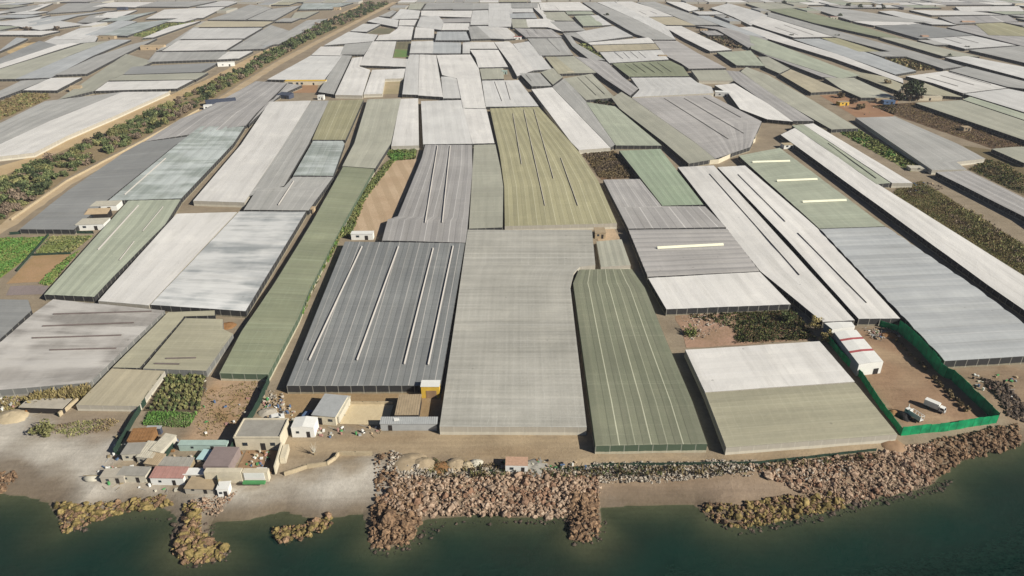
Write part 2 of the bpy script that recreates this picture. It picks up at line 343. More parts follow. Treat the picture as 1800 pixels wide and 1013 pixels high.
    for (x0, y0, x1, y1, ty) in vents:
        zz = h + rh * .9; a, b = at(x0, y0, zz), at(x1, y1, zz); e = (b - a).normalized(); s = Vector((e.y, -e.x, 0))
        if ty in 'cs' and s.y > 0: s = -s
        if ty not in 'cs' and s.x < 0: s = -s
        up = Vector((0, 0, 1)); mb = MB()
        if ty == 'w':      # raised flap, open towards the shade side
            mb.quad(a - up * .3, b - up * .3, b + up * .5, a + up * .5, 1); mb.quad(a + up * .5, b + up * .5, b + s * .42 + up * .1, a + s * .42 + up * .1, 0); mb.poly([a - up * .3, a + s * .42 - up * .3, a + s * .42 + up * .1, a + up * .5], 0)
            mats = [PL['vent'], PL['ventdark']]
        elif ty == 'd':    # narrow dark slot
            mb.quad(a - s * .17 + up * .1, b - s * .17 + up * .1, b + s * .17 + up * .2, a + s * .17 + up * .2, 1); mb.quad(a + s * .17 + up * .32, b + s * .17 + up * .32, b + s * .4 + up * .1, a + s * .4 + up * .1, 0); mats = [RM[col] if False else PL['vent'], PL['slit']]
        elif ty == 's':    # cross slot, open towards the sea
            mb.quad(a + s * .22 + up * .05, b + s * .22 + up * .05, b + up * .45, a + up * .45, 1); mb.quad(a + up * .47, b + up * .47, b - s * .6 + up * .1, a - s * .6 + up * .1, 0); mats = [PL['sheet'], PL['slit']]
        else:              # cream cross flap facing the sea
            mb.quad(a + s * .8 + up * .15, b + s * .8 + up * .15, b + up * .95, a + up * .95, 0); mb.quad(a + up * .95, b + up * .95, b - up * .2, a - up * .2, 1); mb.poly([a + s * .8, a + s * .8 + up * .15, a + up * .95, a - up * .2], 0); mats = [PL['ventcream'], PL['ventdark']]
        mb.build("roof_vent", mats, root, loc=base)
    FOOT.append([(v.x + base.x, v.y + base.y) for v in (V[i] for i in ring)])
    return root
# ================================================================ greenhouses: front rows
H('B', [(503,679),(606,425)], [(775,678),(818,428)], "wide dark blue-grey greenhouse with four long roof vents near the beach road", n=12, h=3.6,
  vents=[(543,634,636,434,'w'),(627,634,700,434,'w'),(710,641,761,437,'w'),(752,642,796,433,'w')])
H('X', [(772,750),(822,404)], [(1032,751),(1003,505),(1009,480),(1020,469),(1047,466),(1041,404)], "big weathered grey greenhouse in the middle of the front row, notched at its right side", n=22, d='X', rh=.22, h=3.7, wall='c')
H('D', [(1046,784),(1007,498),(1017,474)], [(1244,781),(1218,706),(1173,601),(1134,506),(1111,473)], "dark green greenhouse with five pale roof lines, reaching nearest the shore", n=7, h=3.5, wall='e')
H('T', [(1276,787),(1239,691)], [(1578,764),(1504,673)], "grey-green netted roof joined to a white roof, left of the green yard fence", n=5, d='X', rh=.25, h=3.4, wall='c')
H('W', [(1239,690),(1204,615)], [(1503,671),(1441,600)], "white roof between the weedy rubble plot and a grey-green net roof", n=4, d='X', rh=.25, h=3.45, wall='c')
H('W', [(1171,544),(1139,489)], [(1391,535),(1336,478)], "white end section of the striped grey greenhouse beside the weedy rubble plot", n=7, h=3.6, wall='d', rh=.4)
H('K', [(1138,487),(1104,404)], [(1335,477),(1278,402)], "striped grey greenhouse with one cream flap across its roof", n=10, d='A', h=3.6, vents=[(1155,437,1271,431,'c')])
H('M', [(1104,402),(1060,316)], [(1277,400),(1240,363),(1164,363),(1125,315)], "lilac-grey L-shaped greenhouse wrapping below the bright green striped one", n=6, h=3.6, rh=.4)
H('W', [(1446,566),(1336,477),(1239,355),(1191,294)], [(1503,563),(1255,291)], "long white strip greenhouse ending at the small white shed", n=3, h=3.6, wall='d', rh=.45, vents=[(1405,484,1247,306,'d')])
H('W', [(1509,561),(1383,421),(1261,294)], [(1583,560),(1438,402),(1310,291)], "long white strip greenhouse ending at the sandy yard of the green fence", n=3, h=3.6, rh=.45, vents=[(1380,390,1297,307,'d'),(1523,533,1402,410,'d')])
H('E', [(1440,402),(1298,274)], [(1556,398),(1371,260)], "pale green greenhouse with three cream flaps across its roof", n=12, d='X', rh=.3, h=3.7, vents=[(1322,286,1388,284,'c'),(1365,319,1436,316,'c'),(1410,356,1487,353,'c')])
H('b', [(1660,635),(1440,403)], [(1882,622),(1800,569),(1715,506),(1557,399)], "pale bluish greenhouse of broad cross tunnels right of the green fence", n=11, d='A', rh=.7, h=3.9)
H('W', [(1905,618),(1800,545),(1735,500),(1372,237)], [(1905,548),(1800,485),(1545,325),(1408,220)], "very long white greenhouse running out at the right edge of the photo", n=3, h=3.6, rh=.4)
H('E', [(1541,324),(1392,221)], [(1566,322),(1412,219)], "narrow green strip roof squeezed between two white strip greenhouses", n=2, h=3.6, vents=[(1455,252,1540,314,'d')])
H('W', [(1568,322),(1412,219)], [(1605,322),(1490,253),(1430,217)], "short white strip greenhouse ending above the overgrown weedy field", n=2, h=3.6, wall='c')
# left of the middle
H('e', [(385,656),(425,581),(477,506),(547,393),(603,293)], [(472,658),(525,558),(546,506),(600,400),(658,297)], "long narrow mid-green greenhouse slanting up beside the sandy track", n=24, d='X', rh=.15, h=3.6, wall='e')
H('o', [(603,292),(624,252),(647,175)], [(658,296),(686,252),(704,173)], "greyish far half of the long narrow green strip, above the bare sandy plot", n=4, h=3.6, rh=.3)
H('L', [(264,536),(420,372)], [(432,547),(538,372)], "blotchy whitewashed greenhouse left of the sandy track", n=12, d='X', rh=.2, h=3.6)
H('W', [(172,529),(310,376)], [(262,537),(417,373)], "clean white greenhouse just left of the blotchy whitewashed one", n=3, h=3.6, rh=.35, wall='c')
H('E', [(77,518),(225,353)], [(166,522),(197,489),(291,394),(318,351)], "green greenhouse with light and dark roof slots beside the vegetable plots", n=6, h=3.5, vents=[(172,440,243,362,'w'),(250,407,286,364,'d'),(209,458,235,425,'d')])
H('A', [(190,353),(312,253),(352,222)], [(319,349),(410,253),(430,223)], "teal-grey chalky greenhouse with a pale long vent along its left side", n=6, h=3.5, vents=[(219,343,291,279,'w')])
H('N', [(34,403),(118,336),(215,270),(250,250)], [(130,404),(185,355),(310,254),(352,222)][:3]+[(333,240)], "dark slate greenhouse lying along the dirt road by the ravine", n=7, d='X', rh=.25, h=3.5)
H('M', [(255,249),(320,208),(352,196),(420,160),(450,143)], [(431,221),(450,199),(504,146)], "grey greenhouse beside the ravine road where the blue shed stands", n=5, h=3.5)
H('W', [(341,353),(425,254),(475,179)], [(428,356),(498,253),(546,177)], "long white greenhouse ending above the cream yard wall", n=3, h=3.6, wall='c', rh=.35)
H('G', [(431,350),(499,253),(549,177)], [(450,330),(498,327),(541,254),(578,177)], "narrow grey strip greenhouse right of the long white one", n=3, h=3.5, rh=.3)
H('A', [(515,309),(550,248)], [(586,309),(606,253),(603,248)], "small teal greenhouse beside the upper sandy track", n=3, h=3.5)
H('O', [(550,246),(579,177)], [(606,246),(638,175)], "olive-grey greenhouse with a blank roof below the brown yard", n=4, h=3.5, rh=.25)
H('G', [(428,369),(452,332),(499,329),(515,311)], [(543,370),(586,311)], "grey stepped greenhouse with one pale vent above the whitewashed one", n=4, h=3.5, rh=.3, vents=[(489,361,516,319,'w')])
H('P', [(-78,692),(0,602),(60,550),(93,526)], [(158,673),(290,546)], "streaky pale greenhouse with four dark roof slots at the left shore", n=10, d='X', rh=.2, h=3.5, wall='g',
  vents=[(94,553,267,548,'s'),(75,574,236,568,'s'),(57,595,214,590,'s'),(88,616,205,613,'s')])
H('N', [(-120,602),(-80,525)], [(-5,602),(56,546),(50,527)], "dark grey greenhouse with pale grid lines at the left edge of the photo", n=6, d='X', rh=.2, h=3.3)
H('T', [(197,646),(295,549)], [(246,647),(322,560),(324,556),(378,555),(378,546)], "narrow tan net roof bordering the streaky pale greenhouse", n=7, d='X', rh=.15, h=3.2)
H('T', [(251,648),(325,560)], [(363,652),(410,587),(392,578),(392,561)], "square tan net roof above the banana plot", n=8, d='X', rh=.15, h=3.2, wall='g', vents=[(292,631,345,630,'s'),(272,640,316,641,'s')])
H('S', [(133,712),(196,648)], [(244,714),(290,652)], "low sand-coloured wind net canopy with slanting dark poles", n=5, h=2.6, rh=.2, wall='c')
# middle band
H('M', [(671,423),(681,386),(699,380),(741,278),(747,255)], [(820,427),(831,298),(830,255)], "lilac-grey greenhouse with two long vents right of the bare sandy plot", n=7, h=3.6, vents=[(747,392,769,257,'w'),(777,392,791,257,'w')])
H('o', [(824,402),(833,255)], [(884,400),(885,328),(880,295),(871,254)], "narrow grey-olive strip greenhouse left of the big olive one", n=10, d='X', rh=.2, h=3.6)
H('O', [(887,398),(886,328),(878,270),(861,191)], [(1085,393),(1052,318),(1022,272),(1005,252),(947,188)], "big olive greenhouse with four slim roof vents", n=12, h=3.6, wall='c', vents=[(916,289,901,200,'d'),(957,362,920,193,'d'),(972,314,938,193,'d'),(1015,362,985,278,'d')])
H('V', [(1164,362),(1088,265)], [(1237,360),(1161,262)], "bright green striped greenhouse right of the brown ploughed plot", n=6, h=3.7, rh=.4)
H('W', [(1019,264),(1005,250),(935,157)], [(1072,260),(970,154)], "slanting white strip greenhouse right of the big olive one", n=2, h=3.6, wall='c', rh=.35)
H('G', [(1074,259),(971,153)], [(1082,254),(1030,179),(993,137)], "thin grey strip roof between a white and a green slanting strip", n=2, h=3.5)
H('E', [(1084,256),(1031,180)], [(1162,256),(1080,187)], "light green striped greenhouse below a row of shrubs", n=4, h=3.6)
H('o', [(1212,288),(1168,250),(1090,191),(1075,172)], [(1256,280),(1225,252),(1110,173),(1092,162)], "tan-green strip greenhouse ending at the curved field wall", n=3, h=3.6)
H('o', [(1031,176),(992,138)], [(1080,172),(1040,130)], "grey-green greenhouse with two dark roof slots above the shrub row", n=4, h=3.6, vents=[(1048,168,1015,136,'d'),(1063,166,1028,134,'d')])
H('K', [(1258,279),(1225,252),(1112,173)], [(1318,259),(1338,214),(1247,167)], "big grey-striped greenhouse with three dark slots, bounded by a curved wall", n=9, h=3.6, vents=[(1280,245,1167,173,'d'),(1307,235,1202,173,'d'),(1302,207,1237,171,'d')])
H('W', [(1350,210),(1302,192),(1282,165),(1257,150)], [(1393,214),(1350,183),(1290,147)], "white greenhouse with a curved left side above the field wall", n=3, h=3.6)
H('w', [(745,254),(741,178)], [(830,253),(813,176)], "off-white striped greenhouse above the lilac-grey one with vents", n=4, h=3.6, rh=.4)
H('W', [(832,253),(815,191)], [(868,252),(854,192)], "small white greenhouse touching the far end of the grey-olive strip", n=2, h=3.6)
H('W', [(689,257),(705,174)], [(735,256),(734,173)], "narrow white greenhouse standing above the weedy end of the sandy plot", n=2, h=3.6, wall='c')
H('w', [(708,166),(715,111),(721,96)], [(734,167),(736,96)], "narrow off-white half of a paired white greenhouse, its left strip", n=2, h=3.6)
H('W', [(736,168),(738,96)], [(778,171),(766,97)], "white right strip of a paired greenhouse with grey streaks", n=3, h=3.6)
H('w', [(780,173),(776,135)], [(810,173),(801,135)], "short off-white greenhouse tucked in the notch of an L-shaped white roof", n=2, h=3.5)
H('W', [(815,190),(804,138),(778,132),(768,97)], [(853,191),(841,121),(826,96)], "white L-shaped greenhouse beside a wavy dark lane", n=3, h=3.6, rh=.4)
H('W', [(640,166),(655,123)], [(671,165),(676,139),(708,138),(712,121)], "white greenhouse cut out around a sandy weed plot", n=3, h=3.6, wall='c')
H('W', [(632,115),(657,73)], [(713,118),(716,104),(688,102),(695,73)], "bright white greenhouse enclosing a striped green seedbed", n=4, h=3.6)
H('W', [(590,167),(620,102)], [(636,168),(650,123),(631,117),(637,100)], "bright white greenhouse right of a plain grey strip", n=3, h=3.6, wall='c')
H('G', [(560,162),(600,97)], [(586,166),(618,98)], "plain grey strip greenhouse beside the brown yard with a cream wall", n=2, h=3.5, rh=.2)
H('w', [(472,140),(548,98)], [(567,142),(599,99)], "pale greenish-white greenhouse along the ravine road above the brown yard", n=6, d='X', rh=.2, h=3.5)
H('W', [(549,97),(566,82)], [(599,98),(607,82)], "small white greenhouse capping the pale greenish one by the ravine road", n=2, d='X', h=3.5)
H('G', [(600,96),(608,78)], [(638,96),(654,74)], "smooth grey greenhouse left of a bright white one, far middle", n=2, d='X', rh=.15, h=3.5)
H('w', [(571,80),(614,56)], [(655,73),(663,61)], "long pale greenhouse reaching the ravine road below the dark weed plot", n=3, d='X', rh=.2, h=3.5)
H('W', [(662,71),(668,62),(686,60),(700,50),(702,46)], [(721,70),(726,47)], "white greenhouse bitten by a dark weed plot at its upper left", n=3, h=3.6)
H('W', [(702,45),(704,35)], [(727,45),(732,35)], "small bright white roof above the white one bitten by weeds", n=1, h=3.6)
H('w', [(646,38),(665,30)], [(698,48),(700,35)], "pale grey greenhouse just above the dark weed plot", n=3, d='X', h=3.5)
H('w', [(617,55),(640,42)], [(643,56),(655,50),(690,48)][:2]+[(668,43)], "small pale greenhouse left of the dark weed plot by the ravine road", n=2, d='X', h=3.5)
H('G', [(667,29),(690,18)], [(684,30),(697,20)], "tiny grey roof next to the ravine road near the top", n=2, h=3.5)
H('w', [(688,34),(705,16)], [(734,33),(738,19)], "off-white wide roof left of a wavy track, second row from the top", n=4, h=3.5)
H('o', [(718,17),(722,6)], [(738,17),(746,6)], "small tan-grey roof at the top beside the wavy track", n=1, h=3.5)
# middle, far rows
H('W', [(729,67),(732,48)], [(761,67),(762,50)], "white square roof right of the wavy track's lower bend", n=2, h=3.6)
H('w', [(733,47),(741,29)], [(775,53),(779,38),(769,28)], "grey-white roof with a pointed right side beside the wavy track", n=3, h=3.6, rh=.3)
H('W', [(741,28),(742,19)], [(827,31),(829,19)], "long bright white band of roof, third row from the top middle", n=1, d='X', h=3.6)
H('K', [(779,40),(779,33)], [(826,39),(827,32)], "thin grey-pink band of roof under the long bright white band", n=1, d='X', h=3.6)
H('W', [(778,53),(781,41)], [(823,53),(824,41)], "small white roof directly behind the blue-grey striped one", n=2, h=3.6)
H('b', [(767,71),(770,56)], [(824,71),(818,56)], "blue-grey striped roof with a dark left wall, far middle", n=6, h=3.7)
H('w', [(722,94),(725,73)], [(760,94),(760,72)], "off-white roof in front of the white square roof by the wavy track", n=2, h=3.6)
H('b', [(762,94),(762,74)], [(808,94),(809,75)], "pale bluish plain roof with a dark slot at its right end", n=4, h=3.5, rh=.2)
H('w', [(815,94),(815,75)], [(824,94),(825,74)], "very narrow off-white sliver of roof right of a dark slot", n=1, h=3.5)
H('G', [(744,17),(752,5)], [(795,16),(800,5)], "plain grey roof at the top middle, left one of two", n=1, d='X', h=3.5)
H('G', [(797,17),(801,5)], [(829,17),(830,5)], "plain grey roof at the top middle, right one of two", n=1, d='X', h=3.5)
H('W', [(843,119),(838,102),(828,88)], [(891,118),(874,88)], "white roof with faint grey streaks between two wavy dark lanes", n=4, h=3.6)
H('W', [(827,86),(827,74)], [(873,86),(866,74)], "clean white square roof at the head of a wide dark lane", n=2, h=3.6)
H('o', [(848,140),(844,121)], [(885,139),(884,120)], "small olive net roof beside the blue water tank", n=2, h=3.5)
H('w', [(855,188),(848,142)], [(946,187),(911,141)], "off-white greenhouse with two dark roof lines behind the big olive one", n=5, h=3.6, vents=[(882,178,869,144,'d'),(897,176,888,144,'d')])
H('W', [(910,134),(900,115),(870,74)], [(938,124),(900,78),(893,73)], "white strip greenhouse right of a wide dark lane, far middle", n=2, h=3.6)
H('w', [(940,124),(903,77)], [(969,122),(950,98),(928,73)], "off-white slanting strip beside the grey roof with a dark slot", n=2, h=3.6)
H('G', [(936,152),(914,129)], [(969,151),(948,128)], "small grey roof with a short dark slot above the slanting white strip", n=3, h=3.6, vents=[(934,143,924,131,'d')])
H('o', [(972,149),(951,127)], [(989,136),(972,120)], "slim grey-green roof right of the small grey slotted roof", n=1, h=3.6)
H('G', [(951,98),(929,68)], [(1006,97),(985,67)], "grey roof with one long dark slot, above a tan striped roof", n=4, h=3.6, vents=[(984,91,961,68,'d')])
H('M', [(926,66),(906,50)], [(987,66),(968,52)], "lilac-grey roof with two short dark slots behind a small red-topped hut", n=4, h=3.6, vents=[(932,64,925,53,'d'),(945,60,938,52,'d')])
H('T', [(984,130),(960,100)], [(1010,129),(975,100)], "tan striped strip roof, left part of a pair below a grey slotted roof", n=3, h=3.6)
H('o', [(1012,129),(977,100)], [(1048,128),(1007,99)], "plain olive-grey roof, right part of a pair below a grey slotted roof", n=3, h=3.6, rh=.2)
H('W', [(929,48),(926,34)], [(962,48),(963,33)], "tiny bright white roof beside a brown fallow patch, top middle", n=1, h=3.6)
H('o', [(903,49),(900,34)], [(930,49),(925,34)], "small olive roof left of the tiny bright white one", n=2, h=3.5)
H('b', [(899,32),(897,24)], [(943,32),(938,23)], "blue-grey striped low roof above the small olive one", n=4, h=3.6)
H('w', [(898,22),(898,15)], [(937,22),(935,15)], "narrow off-white band of roof above the blue-grey striped one", n=1, d='X', h=3.6)
H('G', [(900,14),(900,6)], [(944,14),(944,5)], "grey top-row roof left of the dark curved lane", n=2, h=3.5)
H('w', [(828,44),(832,19)], [(858,44),(857,18)], "off-white pair of strips left of the plain pale square, top middle", n=2, h=3.5)
H('w', [(860,48),(860,6)], [(897,47),(900,20),(898,6)], "tall plain pale roof in the top middle", n=2, h=3.5)
H('G', [(830,17),(832,6)], [(858,16),(860,6)], "small darker grey roof at the top, left of the tall plain pale one", n=1, h=3.5)
H('G', [(830,69),(824,47)], [(862,68),(838,46)], "grey striped slanting roof right of the blue-grey striped one", n=3, h=3.5)
H('w', [(864,68),(840,46)], [(885,69),(852,46)], "pale slanting strip left of a thin dark line, far middle", n=1, h=3.5)
H('W', [(888,69),(854,46)], [(905,68),(903,60),(890,49)], "white slanting roof just left of the small red-topped hut", n=2, h=3.5)
H('W', [(950,62),(962,48)][1:]+[(955,30),(938,14)], [(990,56),(965,27),(950,17),(946,6)], "pale curved strip roof along the left of the dark curved lane", n=1, h=3.5)
H('W', [(953,19),(948,5)], [(981,19),(970,4)], "white top-row roof right of the dark curved lane", n=2, h=3.5)
H('W', [(984,19),(972,4)], [(1041,19),(1018,4)], "wide white top-row roof left of the long dark diagonal lane", n=4, h=3.5)
H('o', [(966,36),(955,22)], [(1008,37),(990,21)], "olive-grey roof below the white top-row pair", n=2, h=3.5)
H('G', [(990,55),(968,38)], [(1028,54),(1008,38)], "grey square roof with a thin dark right edge, far middle", n=2, h=3.5)
H('E', [(1027,46),(1010,28)], [(1061,45),(1036,27)], "greenish roof beside a pale strip along the long dark diagonal lane", n=2, h=3.5)
H('w', [(1058,45),(1032,27)], [(1074,44),(1050,27)], "pale strip along the long dark diagonal lane, above a small dark bush", n=1, h=3.5)
H('w', [(1033,74),(1013,57)], [(1112,64),(1080,47),(1031,47)][:2]+[(1074,46)], "large pale roof right of the grey square roof, below the small dark bush", n=7, h=3.6)
H('W', [(1040,79),(1034,75)], [(1150,76),(1140,66)], "whitish roof row with faint slots left of the lane's blue-shaded bend", n=8, h=3.6)
H('S', [(1052,91),(1042,80)], [(1158,87),(1150,77)], "plain tan band of roof right of the green wedge plot", n=8, h=3.6, rh=.2)
H('w', [(1073,111),(1056,92)], [(1174,105),(1160,88)], "pale roof with four dark slots right of the green wedge plot", n=9, h=3.6, vents=[(1095,104,1080,92,'d'),(1107,103,1095,92,'d'),(1122,103,1108,91,'d'),(1135,102,1122,91,'d')])
H('e', [(1107,135),(1077,112)], [(1211,134),(1200,118),(1177,107)], "greenish roof with five dark slots, second below the green wedge plot", n=9, h=3.6, vents=[(1120,128,1098,113,'d'),(1135,128,1112,112,'d'),(1151,128,1127,112,'d'),(1165,128,1141,111,'d'),(1180,127,1155,110,'d')])
H('w', [(1112,171),(1125,158),(1110,137)], [(1254,164),(1250,153),(1225,145),(1213,136)], "pale striped greenhouse with a cream front wall above the big grey-striped one", n=9, h=3.6, wall='c', rh=.4)
H('M', [(1108,168),(1066,140),(1050,128),(1010,99)], [(1122,156),(1095,136),(1066,109)], "lilac-grey strip right of a dark lane, below the green wedge plot", n=3, h=3.6)
H('G', [(1040,106),(1008,98),(988,60)][0:1]+[(1008,82),(990,58)], [(1062,106),(1012,76),(1002,62)], "grey thin strip left of the green wedge plot", n=1, h=3.5)
H('G', [(1030,74),(994,58)], [(1038,79),(1030,73),(1012,57)], "grey roof sliver above the green wedge plot", n=1, h=3.5)
# right side
H('K', [(1213,121),(1200,112),(1172,98),(1150,72)], [(1275,120),(1222,92),(1188,72)], "large finely striped grey roof right of the lane's blue-shaded bend", n=16, d='X', rh=.2, h=3.6)
H('G', [(1150,70),(1118,60),(1060,27),(1025,4)], [(1186,70),(1120,36),(1046,4)], "long grey roof right of the long dark diagonal lane", n=4, h=3.5)
H('w', [(1188,70),(1122,36),(1050,4)], [(1170,45),(1128,24),(1078,3)], "long pale strip right of the long grey roof, top middle", n=2, h=3.5)
H('W', [(1128,30),(1082,3)], [(1183,29),(1140,12),(1110,3)], "pale roof with two dark slots at the top, left of a long dark line", n=3, h=3.5, vents=[(1136,26,1123,20,'d'),(1155,25,1143,20,'d')])
H('S', [(1172,44),(1132,31)], [(1222,45),(1184,30)], "pinkish-tan roof below the pale one with two slots", n=2, h=3.5, rh=.2)
H('W', [(1250,90),(1205,68),(1166,46)], [(1285,88),(1240,67),(1196,46)], "bright pale slanting strip left of the brown fallow wedge with a hut", n=2, h=3.6)
H('o', [(1230,142),(1226,137)][0:1]+[(1216,124)], [(1289,142),(1275,123)], "small striped roof with a tan front edge beside the wavy lane", n=2, d='X', h=3.5, wall='c')
H('E', [(1297,115),(1262,92)], [(1342,116),(1318,89)], "pale green plain roof below the brown fallow wedge with a hut", n=2, h=3.6, rh=.25)
H('M', [(1394,213),(1350,183),(1292,143),(1277,124)], [(1430,213),(1350,161),(1300,126)], "lilac-grey slanting strip right of the white greenhouse with the curved side", n=3, h=3.6)
H('o', [(1463,228),(1400,192),(1350,160),(1302,126)], [(1508,226),(1430,178),(1350,132),(1312,118)], "long grey-green strip ending at the little walled vegetable garden", n=3, h=3.6)
H('G', [(1640,299),(1505,207)], [(1698,298),(1680,285),(1730,279),(1682,253),(1572,205)], "plain grey greenhouse with a stepped front, right of the vegetable garden", n=4, h=3.6, rh=.25, wall='c')
H('M', [(1880,435),(1800,381),(1645,303)], [(1880,395),(1800,348),(1702,300)], "long lilac-grey greenhouse above the overgrown weedy field", n=4, h=3.6, rh=.3)
H('o', [(1850,290),(1800,287),(1743,262)], [(1900,270),(1800,258),(1790,258)], "grey-green greenhouse corner at the right edge below the dry vineyard", n=3, h=3.6)
H('o', [(1840,262),(1800,246),(1610,181)], [(1850,232),(1800,213),(1690,176)], "grey-green long greenhouse above the dry vineyard", n=4, h=3.6)
H('E', [(1840,230),(1800,211),(1693,175)], [(1840,215),(1800,200),(1705,170)], "narrow green greenhouse behind the long grey-green one at the right edge", n=2, h=3.6)
H('W', [(1694,164),(1640,146),(1593,134)], [(1770,155),(1663,125)], "white greenhouse with three dark slots behind the big round tree", n=5, h=3.6, vents=[(1684,152,1628,136,'d'),(1712,150,1653,133,'d'),(1742,149,1667,127,'d')])
H('w', [(1840,210),(1800,197),(1696,165)], [(1880,190),(1800,162),(1772,156)], "pale grey greenhouse joined to the white one behind the big round tree", n=4, h=3.6)
H('T', [(1618,166),(1612,150)], [(1692,171),(1625,146)], "tan roof right beside the big round tree", n=2, h=3.4)
H('W', [(1588,146),(1470,104),(1350,68),(1300,48)], [(1587,139),(1480,98),(1395,72),(1350,56),(1320,47)], "long narrow white strip running up to the big round tree", n=1, h=3.5)
H('E', [(1479,138),(1350,97),(1320,85)], [(1510,133),(1440,106),(1350,72),(1318,62)], "green strip below the long narrow white one, upper right", n=3, h=3.6)
H('o', [(1515,172),(1480,157),(1450,137)], [(1575,172),(1500,137)], "grey-green roof ending at the farmyard beside the round tree", n=3, h=3.6)
H('M', [(1448,136),(1352,99),(1322,86)], [(1478,138),(1350,97)][:1]+[(1326,85)], "thin lilac strip under the green strip of the upper right", n=1, h=3.5)
H('T', [(1512,136),(1482,122)], [(1578,160),(1590,150),(1555,135)], "tan roof just left of the round tree, above the farmyard", n=2, h=3.5)
H('S', [(1427,163),(1372,131)], [(1480,160),(1390,122)], "tan-grey roof above the brown farmyard with bushes", n=3, h=3.5, rh=.2)
H('o', [(1371,129),(1345,118)], [(1388,121),(1350,100),(1340,104)], "small grey-green roof behind the tan-grey one, upper right", n=2, h=3.5)
H('b', [(1575,131),(1500,104),(1396,69)], [(1610,125),(1530,95),(1440,68)], "blue-grey long strip left of the olive fallow strip", n=3, h=3.6)
H('O', [(1507,91),(1445,67)], [(1546,91),(1470,67)], "tan-olive roof at the head of the olive fallow strip", n=2, h=3.5)
H('W', [(1397,66),(1350,52),(1316,40)], [(1464,65),(1350,30),(1340,28)], "white roof with dark slots above the blue-grey long strip", n=3, h=3.5, vents=[(1403,62,1362,48,'d'),(1430,62,1378,44,'d')])
H('G', [(1660,121),(1570,92),(1472,66),(1350,29)], [(1692,117),(1610,92),(1480,57),(1350,21)], "very long grey strip below a long dark lane, upper right", n=2, h=3.5)
H('w', [(1850,152),(1800,138),(1662,101)], [(1850,135),(1800,118),(1700,99)], "white roof at the right edge below the long dark lane", n=3, h=3.5)
H('o', [(1660,99),(1548,66)], [(1720,100),(1590,69),(1562,66)], "pale olive striped roof, nearer part of a long strip between dark lanes", n=3, h=3.5)
H('e', [(1545,65),(1430,40),(1350,17)], [(1585,68),(1500,42),(1388,14)], "grey-green roof, farther part of a long strip between dark lanes", n=3, h=3.5)
H('N', [(1618,68),(1540,46)], [(1710,62),(1660,50),(1610,42)], "dark slate plain roof, upper right", n=3, h=3.5)
H('W', [(1538,45),(1500,38)], [(1618,43),(1580,34)], "white roof in front of the grey one with dark trees behind", n=2, h=3.5)
H('w', [(1698,86),(1630,68)], [(1785,80),(1710,63)], "pale roof with three dark slots beside the tiny orange hut", n=4, h=3.5, vents=[(1690,77,1660,68,'d'),(1720,76,1682,66,'d')])
H('G', [(1850,125),(1800,110),(1705,88)], [(1850,95),(1792,81)], "grey roof at the right edge above the last long dark lane", n=3, h=3.5)
H('M', [(1850,96),(1790,79),(1665,48)], [(1870,75),(1730,46),(1690,44)], "greyish lilac broad roof at the upper right edge", n=4, h=3.5)
H('O', [(1740,62),(1715,42)], [(1870,66),(1760,40)], "olive-green field-like net roof at the upper right edge", n=3, h=3.5)
H('W', [(1640,27),(1600,18)], [(1760,26),(1700,19)], "pale smooth roof, long and low, near the top right", n=2, h=3.5)
H('M', [(1680,42),(1650,30)], [(1790,38),(1770,27)], "grey-lilac smooth roof in front of the pale low one near the top right", n=2, h=3.5)
H('G', [(1498,37),(1420,12)], [(1640,40),(1500,18),(1450,12)], "grey roof ending in front of the dark trees at the top right", n=4, h=3.5)
H('w', [(1640,43),(1590,32),(1545,20)], [(1680,44),(1655,36),(1570,19)], "long pale slatted strip behind the dark trees at the top right", n=2, h=3.5)
H('o', [(1345,17),(1312,6)], [(1405,14),(1370,5)], "greenish top-row roof right of the middle", n=2, h=3.5)
H('W', [(1690,20),(1680,12)], [(1800,20),(1790,11)], "pale top-row roof at the right corner", n=2, h=3.5)
H('b', [(1310,61),(1270,46),(1225,28)], [(1345,66),(1316,55),(1290,46),(1240,28)][:1]+[(1330,60),(1245,28)], "slim blue-grey strip along the brown fallow strip, top right of middle", n=1, h=3.5)
H('M', [(1316,84),(1262,52),(1168,44)][:2]+[(1225,46)], [(1350,69),(1300,54),(1262,47)], "olive-lilac strip left of the brown fallow strip", n=2, h=3.5)
H('G', [(1222,44),(1180,26),(1120,4)], [(1262,44),(1230,30),(1150,3)], "grey strip right of a long dark line at the top, beside a dark bush", n=2, h=3.5)
H('W', [(1212,20),(1172,3)], [(1232,16),(1200,4)], "small bright white roof left of the dark bush at the top", n=1, h=3.5)
H('w', [(1320,45),(1290,30),(1250,14)], [(1350,28),(1330,20),(1280,6)], "pale wide roof behind the brown fallow strip, top right", n=3, h=3.5)
# far left field beyond the ravine
H('W', [(-60,282),(90,212),(215,162)], [(58,269),(115,240),(200,204),(297,161)], "long white greenhouse on the near edge of the field beyond the ravine", n=4, h=3.6, wall='c')
H('G', [(-60,255),(0,217),(80,178)], [(-50,276),(90,211),(213,162)], "grey two-tone greenhouse left of the long white one beyond the ravine", n=5, h=3.6)
H('W', [(168,160),(190,144)], [(310,156),(339,141)], "pale white band of roof behind the long white one beyond the ravine", n=2, d='X', h=3.6)
H('o', [(103,175),(165,133),(222,95)], [(165,160),(190,142),(216,131),(270,108)], "grey-green slanting roof beside the small sandy-roofed hut beyond the ravine", n=3, h=3.6, rh=.2)
H('o', [(191,142),(216,132)], [(343,140),(365,128)], "grey-green band below the blue-grey roof beyond the ravine", n=2, d='X', h=3.5)
H('N', [(218,131),(234,117)], [(352,127),(384,110)], "blue-grey plain roof beyond the ravine", n=2, d='X', h=3.6)
H('G', [(261,109),(275,92)], [(380,105),(399,91)], "striped grey roof in front of a white one beyond the ravine", n=10, h=3.6)
